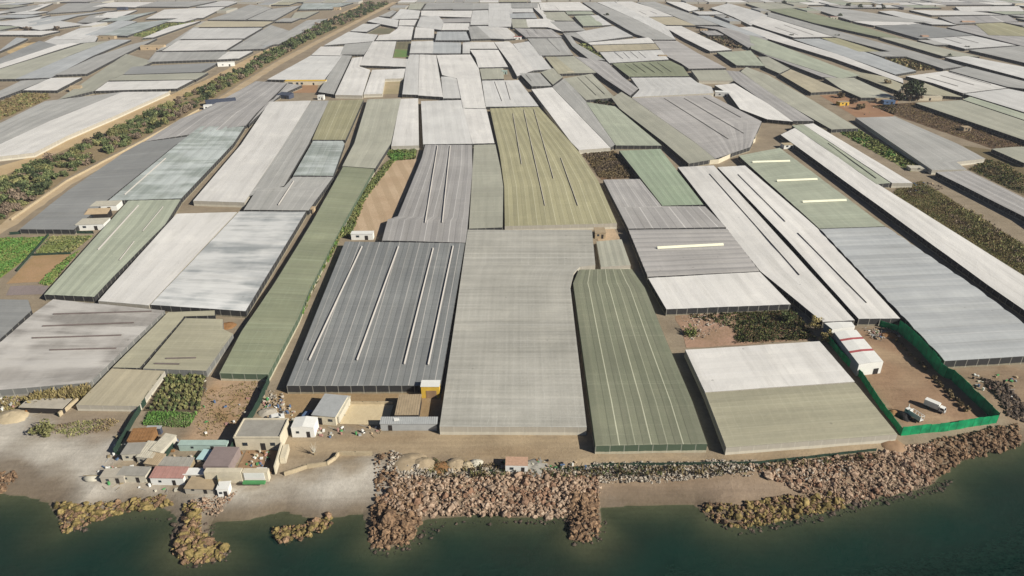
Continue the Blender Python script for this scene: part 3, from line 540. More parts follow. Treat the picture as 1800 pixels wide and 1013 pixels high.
H('W', [(382,105),(403,91)], [(418,103),(443,90)], "small white roof right beside the ravine trees", n=2, h=3.6)
H('W', [(286,90),(316,71)], [(395,88),(425,70)], "bright white roof right of the little tan farmhouse beyond the ravine", n=4, h=3.6)
H('w', [(317,69),(340,50)], [(427,68),(460,49)], "pale roof behind the bright white one beyond the ravine", n=4, h=3.6)
H('S', [(342,48),(364,37)], [(461,47),(480,38)], "tan band of roof behind two white ones beyond the ravine", n=2, d='X', h=3.5)
H('G', [(405,88),(440,66),(476,44)], [(462,86),(495,70),(520,58)], "grey slanting roof touching the ravine trees, farther on", n=3, h=3.5)
H('G', [(98,132),(170,99),(232,78)], [(150,130),(222,93),(275,68)], "lilac-tinted grey strip right of the long blue one beyond the ravine", n=3, h=3.5)
H('W', [(41,159),(91,137)], [(99,159),(143,136)], "small very white roof with a dark front, far left field", n=2, h=3.7, d='X')
H('b', [(29,139),(120,100),(198,70)], [(87,137),(160,99),(229,70)], "long blue roof of the far left field", n=2, h=3.6)
H('o', [(-40,140),(0,122),(150,76)], [(26,139),(120,98),(190,72)], "pale grey-green roof left of the long blue one", n=3, h=3.5)
H('G', [(-40,182),(0,160),(38,142)], [(-40,200),(0,172),(40,157),(90,136)][:3]+[(85,139)], "grey thin strips at the left edge, in front of the small very white roof", n=2, h=3.5)
H('W', [(-40,128),(0,113),(98,79)], [(-40,138),(0,120),(100,88),(160,70)], "thin white strip at the left edge behind the grey-green roof", n=1, h=3.5)
H('N', [(-40,120),(0,103),(70,72)], [(-40,127),(0,112),(100,79)], "dark teal strip with a brown bank behind it at the left edge", n=2, h=3.5)
H('b', [(-40,100),(0,88),(0,70),(40,60)][:2]+[(30,66)], [(-40,108),(0,88)][:1]+[(25,79),(48,68)], "bluish corner roof at the left edge beside the yellow bank", n=1, h=3.5)
H('w', [(62,82),(100,64)], [(165,74),(172,62)], "off-white low roof left of the small tan huts, far left", n=2, d='X', h=3.5)
H('w', [(92,70),(90,62)][:1]+[(140,50)], [(140,70),(200,44)], "pale pinkish roof stretching right of the brown bushes, far left", n=2, h=3.5)
H('b', [(148,62),(210,36)], [(178,62),(240,38)], "blue-grey roof with a dark right edge, far left", n=2, h=3.5)
H('A', [(180,62),(240,40)], [(222,63),(305,34)], "pale teal roof left of the green weed strip, far left", n=2, h=3.5)
H('W', [(252,67),(300,47),(345,38)], [(268,66),(320,48),(352,37)], "thin white strip right of the green weed strip, far left", n=1, h=3.5)
H('G', [(275,90),(300,62),(350,38)][:1]+[(320,62),(356,38)], [(284,88),(330,62),(364,37)], "narrow grey strip beside the thin white one, far left", n=1, h=3.5)
H('w', [(0,55),(0,42),(70,32)][1:], [(70,53),(150,43)], "off-white long roof at the far left, under the blue-grey wedge", n=2, h=3.5)
H('b', [(25,45),(85,30)], [(72,46),(135,28),(205,18)], "blue-grey wedge roof at the far left", n=2, h=3.5)
H('w', [(-20,44),(0,38),(70,30)], [(20,45),(80,29),(88,27)], "pale strip at the left edge behind the blue-grey wedge", n=1, h=3.5)
H('G', [(136,40),(160,27)], [(165,40),(205,24)], "small grey roof right of the blue-grey wedge", n=1, h=3.5)
H('W', [(165,31),(190,22)], [(205,32),(240,18)], "pinkish-white small roof beside the dark green hut, far left", n=1, h=3.5)
H('A', [(175,38),(205,30)], [(225,36),(240,30),(275,20)], "greenish pale roof just below the dark green hut, far left", n=2, h=3.5)
H('W', [(258,33),(290,17)], [(355,32),(395,12)], "white roof above the green weed strip, far left", n=3, h=3.5)
H('G', [(366,35),(400,24),(440,8)], [(430,35),(478,14)], "plain grey roof left of a slanting dark line, top left of middle", n=2, h=3.5)
H('G', [(436,35),(476,16)], [(480,36),(528,10)], "grey pale roof right of a slanting dark line, top left of middle", n=2, h=3.5)
H('o', [(512,33),(520,22)], [(535,32),(560,20)], "small greenish roof in front of the teal one with a dark front", n=1, h=3.5)
H('A', [(526,17),(534,6)], [(582,16),(620,5)], "pale teal roof with a dark front wall near the ravine's far end", n=2, h=3.6)
H('G', [(460,80),(500,60),(540,36)], [(488,78),(540,52),(575,33)], "grey roof along the ravine wall at its far end", n=3, h=3.5)
H('b', [(463,84),(466,78)], [(479,79),(520,60),(486,77)][:1]+[(500,68)], "short bluish roof right by the ravine wall", n=1, h=3.5)
H('G', [(0,27),(0,20),(60,9)][1:], [(40,22),(75,10)], "small grey roof in the far left top corner", n=2, h=3.5)
H('W', [(28,22),(70,8)], [(60,19),(92,6)], "small pale roof next to the brown trees in the far left top corner", n=1, h=3.5)
H('G', [(82,24),(120,6)], [(160,19),(205,5)], "broad grey-tan roof at the far left top", n=3, h=3.5)
H('W', [(162,12),(200,4)], [(236,13),(270,4)], "pale low roof at the far left top, right of the broad grey-tan one", n=2, h=3.5)
H('G', [(240,12),(275,3)], [(330,12),(380,2)], "greyish low roof in the top row left of the middle", n=2, h=3.5)
H('w', [(345,12),(390,2)], [(398,11),(420,3)], "pale low roof in the top row, left of the tan track", n=1, h=3.5)
# two more that close gaps by the ravine road
H('M', [(437,219),(458,199),(506,147)], [(470,180),(512,158),(530,150)], "slim grey lean-to roof left of the long white greenhouse", n=1, h=3.3)
H('o', [(1056,470),(1048,425)], [(1109,466),(1093,421)], "little striped net roof between the square cream hut and the dark green greenhouse", n=4, h=2.6, wall='c')
H('G', [(1790,155),(1772,153),(1668,124)], [(1850,162),(1800,143),(1698,117)], "grey strip roof right of the white one behind the big round tree", n=2, h=3.6)
# ================================================================ ground, sea, plots
def inpoly(X, Y, poly):
    c = np.zeros(np.shape(X), bool); n = len(poly)
    for i in range(n):
        (x0, y0), (x1, y1) = poly[i], poly[(i + 1) % n]
        c ^= ((y0 > Y) != (y1 > Y)) & (X < (x1 - x0) * (Y - y0) / (y1 - y0 + 1e-12) + x0)
    return c
def wp(pts, z=0.0): return [(p.x, p.y) for p in (at(x, y, z) for x, y in pts)]
xs = np.unique(np.concatenate([np.linspace(-3600, -240, 22), np.linspace(-240, -175, 30), np.arange(-175, 215, 1.05), np.linspace(215, 300, 30), np.linspace(300, 3600, 22)]))
ys = np.unique(np.concatenate([np.linspace(-700, 40, 14), np.linspace(40, 78, 16), np.arange(78, 205, 1.0), np.arange(205, 330, 5.), np.linspace(330, 900, 40), np.linspace(900, 5200, 20)]))
GX, GY = np.meshgrid(xs, ys)
GZ = terr(GX, GY); GD = shore_dist(GX, GY)
def nz(X, Y, s, seed=0.):
    """cheap smooth value noise"""
    x = X / s + seed; y = Y / s + seed * 1.7
    return (np.sin(x * 1.7 + np.sin(y * 1.3 + seed)) + np.sin(y * 2.1 + 1.7 * np.sin(x * .9)) + np.sin((x + y) * 1.1 + seed)) / 3
C = np.zeros(GX.shape + (4,)); C[..., 3] = 1
def paint(mask, c, a=1.0):
    a = np.asarray(a) * mask
    for k in range(3): C[..., k] = C[..., k] * (1 - a) + lin(c)[k] / ALB * a
def soft(poly, w=1.6):
    P = wp(poly); m = np.zeros(GX.shape)
    for dx, dy in ((0, 0), (w, 0), (-w, 0), (0, w), (0, -w), (w, w), (-w, -w), (w, -w), (-w, w)): m += inpoly(GX + dx + nz(GX, GY, 3.1, 2.) * w, GY + dy + nz(GX, GY, 2.7, 5.) * w, P)
    return m / 9
one = np.ones(GX.shape)
paint(one, (148, 136, 117)); paint(one, (132, 119, 101), np.clip(nz(GX, GY, 9.) * .7, 0, .6))
BEACH = [(-300,720),(0,700),(70,735),(150,745),(215,775),(215,800),(160,828),(250,852),(330,862),(395,852),(500,852),(505,836),(590,832),(668,806),(690,860),(655,905),(560,960),(0,960),(-300,900)]
paint(soft(BEACH, 2.2), (182, 177, 166)); paint(soft(BEACH, 2.2), (160, 153, 140), np.clip(nz(GX, GY, 5., 1.) * .9, 0, .6))
paint(soft([(1050,850),(1200,848),(1290,835),(1420,850),(1360,872),(1290,880),(1220,888),(1050,895)], 1.4), (172, 164, 152))
paint(soft([(690,805),(1045,822),(1330,815),(1600,785),(1800,745),(1800,790),(1640,855),(1480,885),(1300,925),(1230,890),(1052,870),(1050,930),(760,905),(690,960),(650,930)], 1.5), (146, 126, 104), .8)
paint((GD > 0) & (GD < 7), (112, 100, 84), np.clip((7 - GD) / 5.5, 0, 1) * .85)
paint(soft([(-60,790),(0,797),(60,806),(115,830),(132,862),(95,882),(0,872),(-60,862)], 1.5), (122, 110, 94), .85)
paint(soft([(372,890),(450,872),(510,880),(560,900),(640,880),(655,905),(560,915),(500,905),(430,920),(372,925)], 1.5), (118, 106, 88), .7)
paint((GD <= 0), (112, 102, 84)); paint((GD <= 0), (56, 68, 54), np.clip(-GD / 20 + nz(GX, GY, 6., 3.) * .3, 0, 1))
ROAD = [(500,775),(760,756),(1040,762),(1045,797),(1280,800),(1585,770),(1590,782),(1330,812),(1000,816),(700,803),(585,800),(510,812)]
paint(soft(ROAD, 1.3), (164, 147, 121)); paint(soft(ROAD, 1.3), (146, 127, 101), np.clip(nz(GX * .35, GY * 1.4, 5., 4.) * .9, 0, .6))
paint(soft([(480,690),(500,682),(760,690),(770,745),(690,745),(520,748),(455,740)], 1.2), (154, 132, 100))
paint(soft([(372,662),(462,662),(430,740),(405,782),(320,782),(340,725)], 1.2), (170, 146, 120)); paint(soft([(372,662),(462,662),(430,740),(405,782),(320,782),(340,725)], 1.2), (160, 130, 94), np.clip(nz(GX, GY, 4., 6.), 0, .7))
paint(soft([(1500,580),(1580,575),(1660,660),(1745,735),(1585,752),(1500,650)], 1.2), (150, 125, 101)); paint(soft([(1500,580),(1580,575),(1660,660),(1745,735),(1585,752),(1500,650)], 1.), (164, 144, 118), np.clip(nz(GX, GY, 6., 7.), 0, .7))
paint(soft([(1660,650),(1800,640),(1900,690),(1780,745)], 2), (142, 124, 103))
paint(soft([(60,735),(190,720),(230,760),(190,775),(80,770)], 2), (146, 132, 114), .8)
t = NT("ground_soil"); p = t.pos(); vc = t.attr("Col")[0]
n1 = t.noise(p, .12, 5, .6); n2 = t.noise(p, 1.1, 4, .7); n3 = t.noise(t.vmul(p, (1, 1, 0)), 4.5, 3, .7)
n4 = t.noise(t.vmul(p, (.05, .9, 0)), 1, 4, .6)
f = t.math('ADD', t.math('MULTIPLY', n1, .4), t.math('ADD', t.math('MULTIPLY', n2, .25), t.math('ADD', t.math('MULTIPLY', n3, .15), t.math('MULTIPLY', n4, .2))))
col = t.mix(t.remap(f, .33, .67), (.62, .60, .58, 1), (1.22, 1.2, 1.18, 1)); col = t.mix(1.0, vc, col, 'MULTIPLY')
soil = t.done(col, .9, .15, t.math('ADD', n2, t.math('MULTIPLY', n3, .6)), .5, .25)
nx, ny = len(xs), len(ys)
idx = np.arange(nx * ny).reshape(ny, nx)
FQ = np.stack([idx[:-1, :-1], idx[:-1, 1:], idx[1:, 1:], idx[1:, :-1]], -1).reshape(-1, 4)
g = np_mesh("ground", np.stack([GX, GY, GZ], -1).reshape(-1, 3), FQ, soil, attr={"Col": C.reshape(-1, 4)}); tag(g, kind="structure")
# sea: a clear skin over the modelled bed; the deeper the water the less of the bed shows
jm = int(np.searchsorted(ys, 190)); im = slice(0, nx)
depth = np.clip(SEA - GZ[:jm], 0, 20)
t = NT("sea_water"); p = t.pos(); d = t.attr("depth")[2]
w1 = t.noise(t.vmul(p, (.9, 1.5, 1)), 1.0, 4, .6); w2 = t.noise(t.vmul(p, (.35, .6, 1)), 1.0, 3)
w3 = t.noise(t.vmul(p, (.028, .04, 1)), 1., 4, .6)
deep = t.mix(t.remap(w3, .42, .62), (.0004, .0125, .0086, 1), (.0036, .0056, .0038, 1))
shal = t.mix(t.remap(w3, .35, .6), (.026, .040, .030, 1), (.010, .046, .035, 1))
colr = t.mix(t.remap(d, .4, 4.2), shal, deep)
colr = t.mix(t.math('MULTIPLY', t.remap(w1, .46, .7), .45), colr, (.018, .046, .033, 1))
w5 = t.noise(t.vmul(p, (1.6, 2.6, 1)), 1., 3, .7); colr = t.mix(t.remap(w5, .45, .72), colr, t.mix(.5, colr, (.020, .052, .038, 1)))
t.done(colr, .25, .08, t.math('ADD', w1, t.math('MULTIPLY', w2, 1.2)), .5, .25)
tr = t.N("ShaderNodeBsdfTransparent"); tr.inputs[0].default_value = (.75, .86, .78, 1)
mx = t.N("ShaderNodeMixShader"); a = t.math('SUBTRACT', 1.0, t.math('POWER', 2.718, t.math('MULTIPLY', d, -1.05)))
t.con(t.math('MULTIPLY_ADD', a, .93, .07), mx.inputs[0]); t.con(tr.outputs[0], mx.inputs[1]); t.con(t.b.outputs[0], mx.inputs[2]); t.con(mx.outputs[0], t.out.inputs[0])
fs = np.stack([idx[:jm - 1, :-1], idx[:jm - 1, 1:], idx[1:jm, 1:], idx[1:jm, :-1]], -1).reshape(-1, 4)
s = np_mesh("sea", np.stack([GX[:jm], GY[:jm], np.full(GX[:jm].shape, SEA)], -1).reshape(-1, 3), fs, t.m, attr={"depth": depth.ravel()}); tag(s, kind="structure")
# ---- tracks and plots laid as thin sheets
def sheet(name, pts, c, c2=None, z=.05, rows=None, rowc=None, sc=.25):
    P = wp(pts); mb = MB(); cx = sum(p[0] for p in P) / len(P); cy = sum(p[1] for p in P) / len(P)
    # fan with jittered rim so that the plot edge is not ruler straight
    ring = []
    for i in range(len(P)):
        a, b = Vector(P[i]), Vector(P[(i + 1) % len(P)]); m = max(1, min(40, int((b - a).length / 6)))
        for k in range(m):
            q = a.lerp(b, k / m); ring.append((q.x + rng.uniform(-.5, .5), q.y + rng.uniform(-.5, .5), z))
    mb.poly(ring)
    t = NT(name); p = t.pos(); n1 = t.noise(p, sc * .25, 4, .6); n2 = t.noise(p, sc * 3, 4, .7)
    f = t.math('ADD', t.math('MULTIPLY', n1, .65), t.math('MULTIPLY', n2, .35))
    col = t.mix(t.remap(f, .36, .62), alb(c), alb(c2 or tuple(v * .8 for v in c)))
    if rows:
        ang, sp = rows; q = t.sep(p); ww = t.math('ADD', t.math('MULTIPLY', q[0], math.cos(ang) / sp), t.math('MULTIPLY', q[1], math.sin(ang) / sp))
        ww = t.math('ADD', ww, t.math('MULTIPLY', n2, .3)); col = t.mix(t.math('MULTIPLY', t.math('GREATER_THAN', t.math('FRACT', ww), .5), .55), col, alb(rowc))
    m = t.done(col, .9, .15, n2, .6, .3)
    o = mb.build(name, m); tag(o, kind="structure"); return o
sheet("road", [(0,395),(20,380),(120,315),(250,247),(352,193),(480,112),(560,70),(690,4),(699,4),(566,73),(488,117),(361,198),(258,254),(127,324),(30,394),(0,412),(-60,462),(-60,432)], (184, 166, 138), (168, 147, 116), .06)
sheet("road", [(-60,330),(0,292),(58,275),(115,247),(200,211),(300,167),(360,142),(480,80),(560,42),(640,5),(655,5),(570,45),(490,88),(368,150),(308,178),(205,224),(122,260),(0,312),(-60,350)], (190, 168, 132), (172, 148, 112), .06)
sheet("ravine_bed", [(-60,345),(0,306),(122,258),(205,222),(310,174),(490,86),(650,8),(690,6),(560,68),(480,110),(350,191),(250,244),(118,312),(0,396),(-60,434)], (150, 134, 104), (128, 112, 86), .04)
sheet("sandy_plot", [(690,283),(735,280),(712,345),(690,385),(672,415),(612,418),(640,350)], (190, 168, 140), (172, 148, 120), .05, (.3, 7.), (164, 142, 114))
sheet("ploughed_field", [(1024,270),(1082,266),(1122,313),(1056,316)], (120, 96, 74), (96, 76, 58), .05)
sheet("rubble_plot", [(1184,548),(1385,538),(1440,598),(1208,612)], (176, 142, 122), (138, 116, 92), .05)
sheet("overgrown_field", [(1578,330),(1620,318),(1800,430),(1860,470),(1860,520),(1800,488),(1570,342)], (124, 112, 78), (98, 90, 62), .05)
sheet("dry_vineyard", [(1530,186),(1610,180),(1800,250),(1860,268),(1860,300),(1745,262),(1575,204)], (112, 90, 68), (92, 74, 58), .05, (1.15, 4.2), (84, 70, 54))
sheet("farmyard", [(1432,162),(1510,172),(1580,176),(1570,205),(1508,208)], (160, 126, 98), (140, 108, 84), .05)
sheet("walled_garden", [(1466,229),(1508,227),(1632,300),(1600,302)], (150, 148, 104), (120, 128, 80), .05)
sheet("vegetable_field", [(0,418),(60,418),(85,415),(52,450),(0,490),(-60,520),(-60,440)], (108, 134, 62), (126, 132, 70), .05)
sheet("vegetable_field", [(90,416),(165,414),(128,444),(62,446)], (112, 122, 68), (134, 122, 86), .05)
sheet("vegetable_field", [(58,450),(125,448),(75,495),(10,500)], (172, 140, 108), (150, 126, 90), .05)
sheet("tarp", [(18,503),(85,502),(78,518),(12,520)], (142, 130, 126), (128, 118, 114), .07)
sheet("fallow_field", [(20,165),(80,162),(90,172),(0,212),(-40,230),(-40,190)], (142, 124, 92), (122, 110, 76), .05)
sheet("fallow_field", [(1330,62),(1240,34),(1300,52),(1345,68)][:1] + [(1268,34),(1285,30),(1345,52),(1325,54)], (128, 108, 86), (110, 94, 74), .05)
sheet("fallow_field", [(1228,60),(1262,58),(1312,84),(1285,86)], (134, 110, 88), (112, 94, 76), .05)
sheet("fallow_field", [(1512,93),(1547,93),(1660,121),(1612,125)], (116, 102, 68), (96, 86, 60), .05)
sheet("fallow_field", [(643,59),(656,50),(694,50),(684,60)], (122, 118, 96), (108, 106, 86), .05)
sheet("fallow_field", [(1010,80),(1030,77),(1066,107),(1042,107)], (120, 118, 80), (100, 104, 70), .05)
sheet("fallow_field", [(963,34),(968,33),(988,55),(966,54)], (150, 126, 110), None, .05)
sheet("seedbed", [(696,72),(722,72),(719,86),(692,86)], (128, 122, 98), None, .05, (.1, 5.), (100, 98, 76))
sheet("seedbed", [(692,87),(719,87),(717,101),(688,101)], (92, 130, 72), (120, 124, 82), .05)
sheet("weed_plot", [(678,140),(708,140),(706,166),(672,166)], (176, 158, 128), (150, 140, 108), .05)
sheet("brown_yard", [(512,146),(560,150),(556,163),(500,164)], (164, 130, 102), (150, 118, 88), .05)
sheet("fallow_field", [(60,66),(100,52),(112,54),(70,74),(40,76)], (130, 116, 92), (112, 98, 82), .05)
sheet("fallow_field", [(222,62),(252,66),(345,36),(305,36)], (116, 116, 78), (102, 108, 72), .05)
sheet("sand_bank", [(10,92),(50,74),(66,74),(20,96)], (208, 182, 136), None, .05)
sheet("paved_court", [(612,711),(690,711),(684,746),(600,747)], (204, 188, 154), (190, 172, 138), .08)
sheet("bare_plot", [(1045,402),(1080,400),(1092,425),(1050,424)], (196, 172, 142), None, .05)
# ================================================================ vegetation
def leaf_mat(name, a, b):
    t = NT(name); r = t.attr("r")[2]; oi = t.N("ShaderNodeObjectInfo").outputs["Random"]
    col = t.mix(r, alb(a), alb(b)); k = t.math('MULTIPLY_ADD', oi, .5, .75); cc = t.N("ShaderNodeCombineXYZ"); [t.con(k, cc.inputs[i]) for i in range(3)]
    return t.done(t.mix(1.0, col, cc.outputs[0], 'MULTIPLY'), .8, .15)
LM = {'green': leaf_mat("scrub_green", (74, 88, 56), (112, 118, 78)), 'dark': leaf_mat("evergreen", (40, 52, 36), (74, 82, 56)), 'olive': leaf_mat("olive_scrub", (100, 104, 66), (142, 138, 92)),
      'mauve': leaf_mat("bare_twig_scrub", (98, 86, 74), (130, 114, 96)), 'reed': leaf_mat("yellow_reed", (136, 124, 76), (164, 150, 104)), 'dry': leaf_mat("dry_weed", (112, 98, 66), (150, 134, 96)),
      'bright': leaf_mat("bright_crop", (66, 104, 48), (100, 128, 66)), 'brown': leaf_mat("brown_weed", (106, 92, 68), (138, 122, 90)), 'weed': leaf_mat("weed_green", (88, 100, 54), (122, 128, 76)), 'palm': leaf_mat("palm_green", (110, 118, 84), (160, 156, 118))}
def leaf_cloud(n, clumps, size, seed, flat=.75):
    r = np.random.default_rng(seed)
    k = r.integers(0, len(clumps), n); cl = np.array(clumps)
    d = r.normal(size=(n, 3)); d /= np.linalg.norm(d, axis=1)[:, None]; rad = r.uniform(.45, 1.0, n) ** .6
    c = cl[k, :3] + d * rad[:, None] * cl[k, 3:4] * np.array([1, 1, flat]); c[:, 2] = np.maximum(c[:, 2], .02)
    a = r.normal(size=(n, 3)); a /= np.linalg.norm(a, axis=1)[:, None]; b = np.cross(a, d + r.normal(size=(n, 3)) * .6); b /= np.linalg.norm(b, axis=1)[:, None] + 1e-9
    s = size * r.uniform(.6, 1.4, n)[:, None]
    V = np.stack([c - a * s, c + b * s * .7, c + a * s, c - b * s * .7], 1).reshape(-1, 3); F = np.arange(4 * n).reshape(n, 4)
    return V, F, np.repeat(r.random(n), 4)
def crown_mesh(name, seed, n=260, size=.16, tall=.8, spread=.62, mat='green', k=9):
    r = random.Random(seed); cl = []
    for i in range(k):
        w = r.uniform(0, 2 * math.pi); q = spread * math.sqrt(r.random()); cl.append((q * math.cos(w), q * math.sin(w), r.uniform(.25, tall), r.uniform(.28, .46)))
    V, F, R = leaf_cloud(n, cl, size, seed)
    me = bpy.data.meshes.new(name); me.from_pydata(V.tolist(), [], F.tolist()); me.materials.append(LM[mat]); at_ = me.attributes.new("r", 'FLOAT', 'POINT'); at_.data.foreach_set("value", R.astype(np.float32)); return me
SHRUB = [crown_mesh("shrub", 100 + i, 420, .115, mat=m) for i, m in enumerate(('green', 'olive', 'mauve', 'green', 'dark', 'mauve', 'olive'))]
def scatter(pts, n, seed=0, z=0.0):
    P = wp(pts, z); r = random.Random(seed); x0, x1 = min(p[0] for p in P), max(p[0] for p in P); y0, y1 = min(p[1] for p in P), max(p[1] for p in P); out = []; tries = 0
    while len(out) < n and tries < n * 200:
        tries += 1; x, y = r.uniform(x0, x1), r.uniform(y0, y1)
        if inpoly(np.array([x]), np.array([y]), P)[0]: out.append((x, y))
    return out
def put(me, name, x, y, s, sz, label, cat, group, rz=None, z=None):
    o = bpy.data.objects.new(name, me); COL.objects.link(o); o.location = (x, y, (terr(np.array([x]), np.array([y]))[0] if y < 230 else 0) if z is None else z); o.scale = (s, s, sz); o.rotation_euler.z = rng.uniform(0, 6.28) if rz is None else rz
    tag(o, label, cat, group); return o
RAV = [(-60,358),(0,320),(128,264),(209,228),(314,176),(433,118),(492,85),(560,46),(650,6),(688,6),(560,64),(480,106),(350,186),(252,241),(119,309),(0,391),(-60,431)]
pts = scatter(RAV, 2100, 3); pts.sort(key=lambda q: q[1])
nshrub = {'green': "green feathery shrub in the ravine thicket between the two dirt roads", 'mauve': "bare mauve-brown shrub in the ravine thicket between the two dirt roads", 'olive': "pale olive shrub in the ravine thicket between the two dirt roads", 'dark': "dark evergreen bush in the ravine thicket between the two dirt roads"}
kinds = ('green', 'olive', 'mauve', 'green', 'dark', 'mauve', 'olive')
VV = []; FF = []; RR = []; nv = 0; cnt = 0
for i, (x, y) in enumerate(pts):
    if mnoise.noise(Vector((x * .045, y * .03, 8.))) > .22: continue
    cl = mnoise.noise(Vector((x * .02, y * .012, 3.))); k = rng.choice([0, 3, 4, 1, 6]) if cl > -.05 else rng.choice([2, 5, 2, 1, 3, 6])
    s = rng.uniform(1.5, 4.4) * (1 + (y > 700) * .3); h = s * rng.uniform(.75, 1.25)
    if cnt < 285 and i % 2 == 0:
        put(SHRUB[k], "shrub", x, y, s, h, nshrub[kinds[k]], "shrub", f"{kinds[k]} shrubs along the ravine", z=0.); cnt += 1
    else:
        me = SHRUB[k]; 
        if y > 900 and rng.random() < .45: continue
        V, F, R = leaf_cloud(200, [(rng.uniform(-.5, .5), rng.uniform(-.5, .5), rng.uniform(.25, .7), rng.uniform(.3, .5)) for _ in range(6)], .15, i + 5)
        VV.append(V * np.array([s, s, h]) + np.array([x, y, 0])); FF.append(F + nv); RR.append(R); nv += len(V)
o = np_mesh("thicket", np.concatenate(VV), np.concatenate(FF), [LM['green'], LM['mauve'], LM['dark']], attr={"r": np.concatenate(RR)}, mi=np.repeat([rng.choice([0, 1, 0, 2]) for _ in VV], 200).astype(np.int32)); tag(o, kind="stuff")
def tufts(name, pts, n, h, mats, seed, spread=.5, z=0.02, w=.12):
    P = np.array(scatter(pts, n, seed)); r = np.random.default_rng(seed); n = len(P); k = 5
    c = np.repeat(P, k, 0) + r.normal(size=(n * k, 2)) * spread * .4; m = n * k; hh = h * r.uniform(.4, 1.3, m); ang = r.uniform(0, 6.28, m); ln = r.normal(size=(m, 2)) * .35 * hh[:, None]
    zz = np.full(m, z); dx = np.cos(ang) * w * (1 + hh); dy = np.sin(ang) * w * (1 + hh)
    V = np.stack([np.stack([c[:, 0] - dx, c[:, 1] - dy, zz], 1), np.stack([c[:, 0] + dx, c[:, 1] + dy, zz], 1), np.stack([c[:, 0] + ln[:, 0] + dx * .6, c[:, 1] + ln[:, 1] + dy * .6, zz + hh], 1), np.stack([c[:, 0] + ln[:, 0] - dx * .6, c[:, 1] + ln[:, 1] - dy * .6, zz + hh * .9], 1)], 1).reshape(-1, 3)
    big = np.array([mnoise.noise(Vector((x * .08, y * .08, seed))) for x, y in P]); mi = np.repeat(np.clip(((big + .5 + r.normal(size=n) * .22) * len(mats)).astype(int), 0, len(mats) - 1), k)
    o = np_mesh(name, V, np.arange(4 * m).reshape(m, 4), [LM[q] for q in mats], attr={"r": np.repeat(r.random(m), 4)}, mi=mi.astype(np.int32)); tag(o, kind="stuff"); return o
tufts("weeds", [(1578,332),(1618,320),(1800,432),(1870,475),(1870,522),(1800,486),(1572,341)], 5200, .42, ('brown', 'dry', 'weed', 'dry', 'green', 'olive'), 21, 2.2, w=.09)
tufts("weeds", [(1640,345),(1720,375),(1800,440),(1800,470),(1700,420)], 300, .8, ('brown', 'olive', 'mauve'), 121, 1.6, w=.14)
tufts("weeds", [(1192,550),(1385,542),(1432,595),(1300,602),(1285,575),(1230,562)], 700, .6, ('green', 'brown', 'weed', 'dark'), 22, 1., w=.14)
tufts("weeds", [(1300,545),(1390,540),(1436,596),(1290,604)], 1900, .4, ('brown', 'weed', 'dark', 'green', 'brown'), 28, 1., w=.1)
tufts("vines", [(1532,187),(1608,182),(1800,251),(1860,270),(1860,296),(1745,260),(1577,203)], 2400, .5, ('brown', 'mauve', 'dry'), 23, 1.8, w=.14)
tufts("dead_crop", [(1026,271),(1081,267),(1120,312),(1057,315)], 1600, .8, ('brown', 'brown', 'mauve'), 24, 1., w=.2)
tufts("grass", [(680,266),(733,264),(728,280),(690,283)], 500, .9, ('bright', 'weed', 'green'), 25, 1., w=.25)
tufts("grass", [(684,284),(692,284),(640,352),(614,418),(604,418),(628,352)], 900, 1.0, ('green', 'weed', 'olive'), 26, 1., w=.25)
tufts("crop", [(0,419),(60,419),(82,417),(50,449),(0,488),(-50,515),(-50,442)], 1500, .5, ('bright', 'weed', 'bright'), 27, 1., w=.25)
tufts("crop", [(92,417),(160,416),(126,443),(66,445)], 700, .6, ('weed', 'green', 'olive'), 29, 1., w=.25)
tufts("crop", [(72,498),(100,470),(130,448),(140,440),(100,485),(86,502)], 350, .6, ('bright', 'weed'), 30, 1., w=.25)
tufts("grass", [(1470,230),(1506,228),(1628,299),(1604,300),(1560,280)], 600, .8, ('weed', 'olive', 'bright'), 31, 1.2, w=.35)
tufts("reeds", [(50,714),(150,702),(158,692),(60,704)], 520, 2.4, ('reed', 'reed', 'dry'), 32, .8, w=.06)
tufts("weeds", [(75,752),(160,738),(210,738),(190,758),(120,768)], 260, .45, ('dry', 'mauve', 'olive'), 33, .8, w=.08)
tufts("weeds", [(0,700),(50,698),(60,722),(0,735)], 160, .5, ('weed', 'reed', 'dry'), 34, .8, w=.1)
tufts("weeds", [(700,806),(860,812),(1040,822),(1300,818),(1560,795),(1540,806),(1300,832),(1050,838),(760,840)], 420, .7, ('dry', 'olive', 'brown', 'green'), 35, .8, w=.09)
tufts("weeds", [(340,690),(455,670),(425,740),(350,775)], 260, .3, ('dry', 'reed', 'dry'), 36, .8, w=.1)
tufts("grass", [(1225,60),(1262,58),(1312,84),(1285,86)], 200, 1.6, ('brown', 'dark', 'mauve'), 37, 3., w=.5)
tufts("grass", [(1512,93),(1547,93),(1660,121),(1612,125)], 300, 1.6, ('dry', 'olive', 'brown'), 38, 3., w=.5)
tufts("grass", [(1012,81),(1030,78),(1064,106),(1043,106)], 260, 1.8, ('olive', 'dark', 'weed'), 39, 3., w=.5)
tufts("grass", [(224,62),(252,65),(343,37),(307,37)], 260, 1.8, ('olive', 'weed', 'green'), 40, 3., w=.5)
tufts("weeds", [(20,166),(80,163),(88,172),(0,210),(-40,228),(-40,192)], 400, 1.0, ('dry', 'olive', 'brown'), 41, 2., w=.4)
tufts("seedlings", [(252,748),(330,752),(346,728),(262,726)], 700, .7, ('bright', 'bright', 'green'), 42, .5, w=.1)
sheet("scrub_plot", [(1704,299),(1734,279),(1692,256),(1745,264),(1860,312),(1860,372),(1800,345)], (120, 106, 80), (98, 90, 66), .05)
tufts("weeds", [(1704,298),(1734,280),(1770,290),(1800,310),(1800,342),(1760,325)], 900, .6, ('brown', 'dark', 'weed', 'dry'), 43, 2., w=.15)
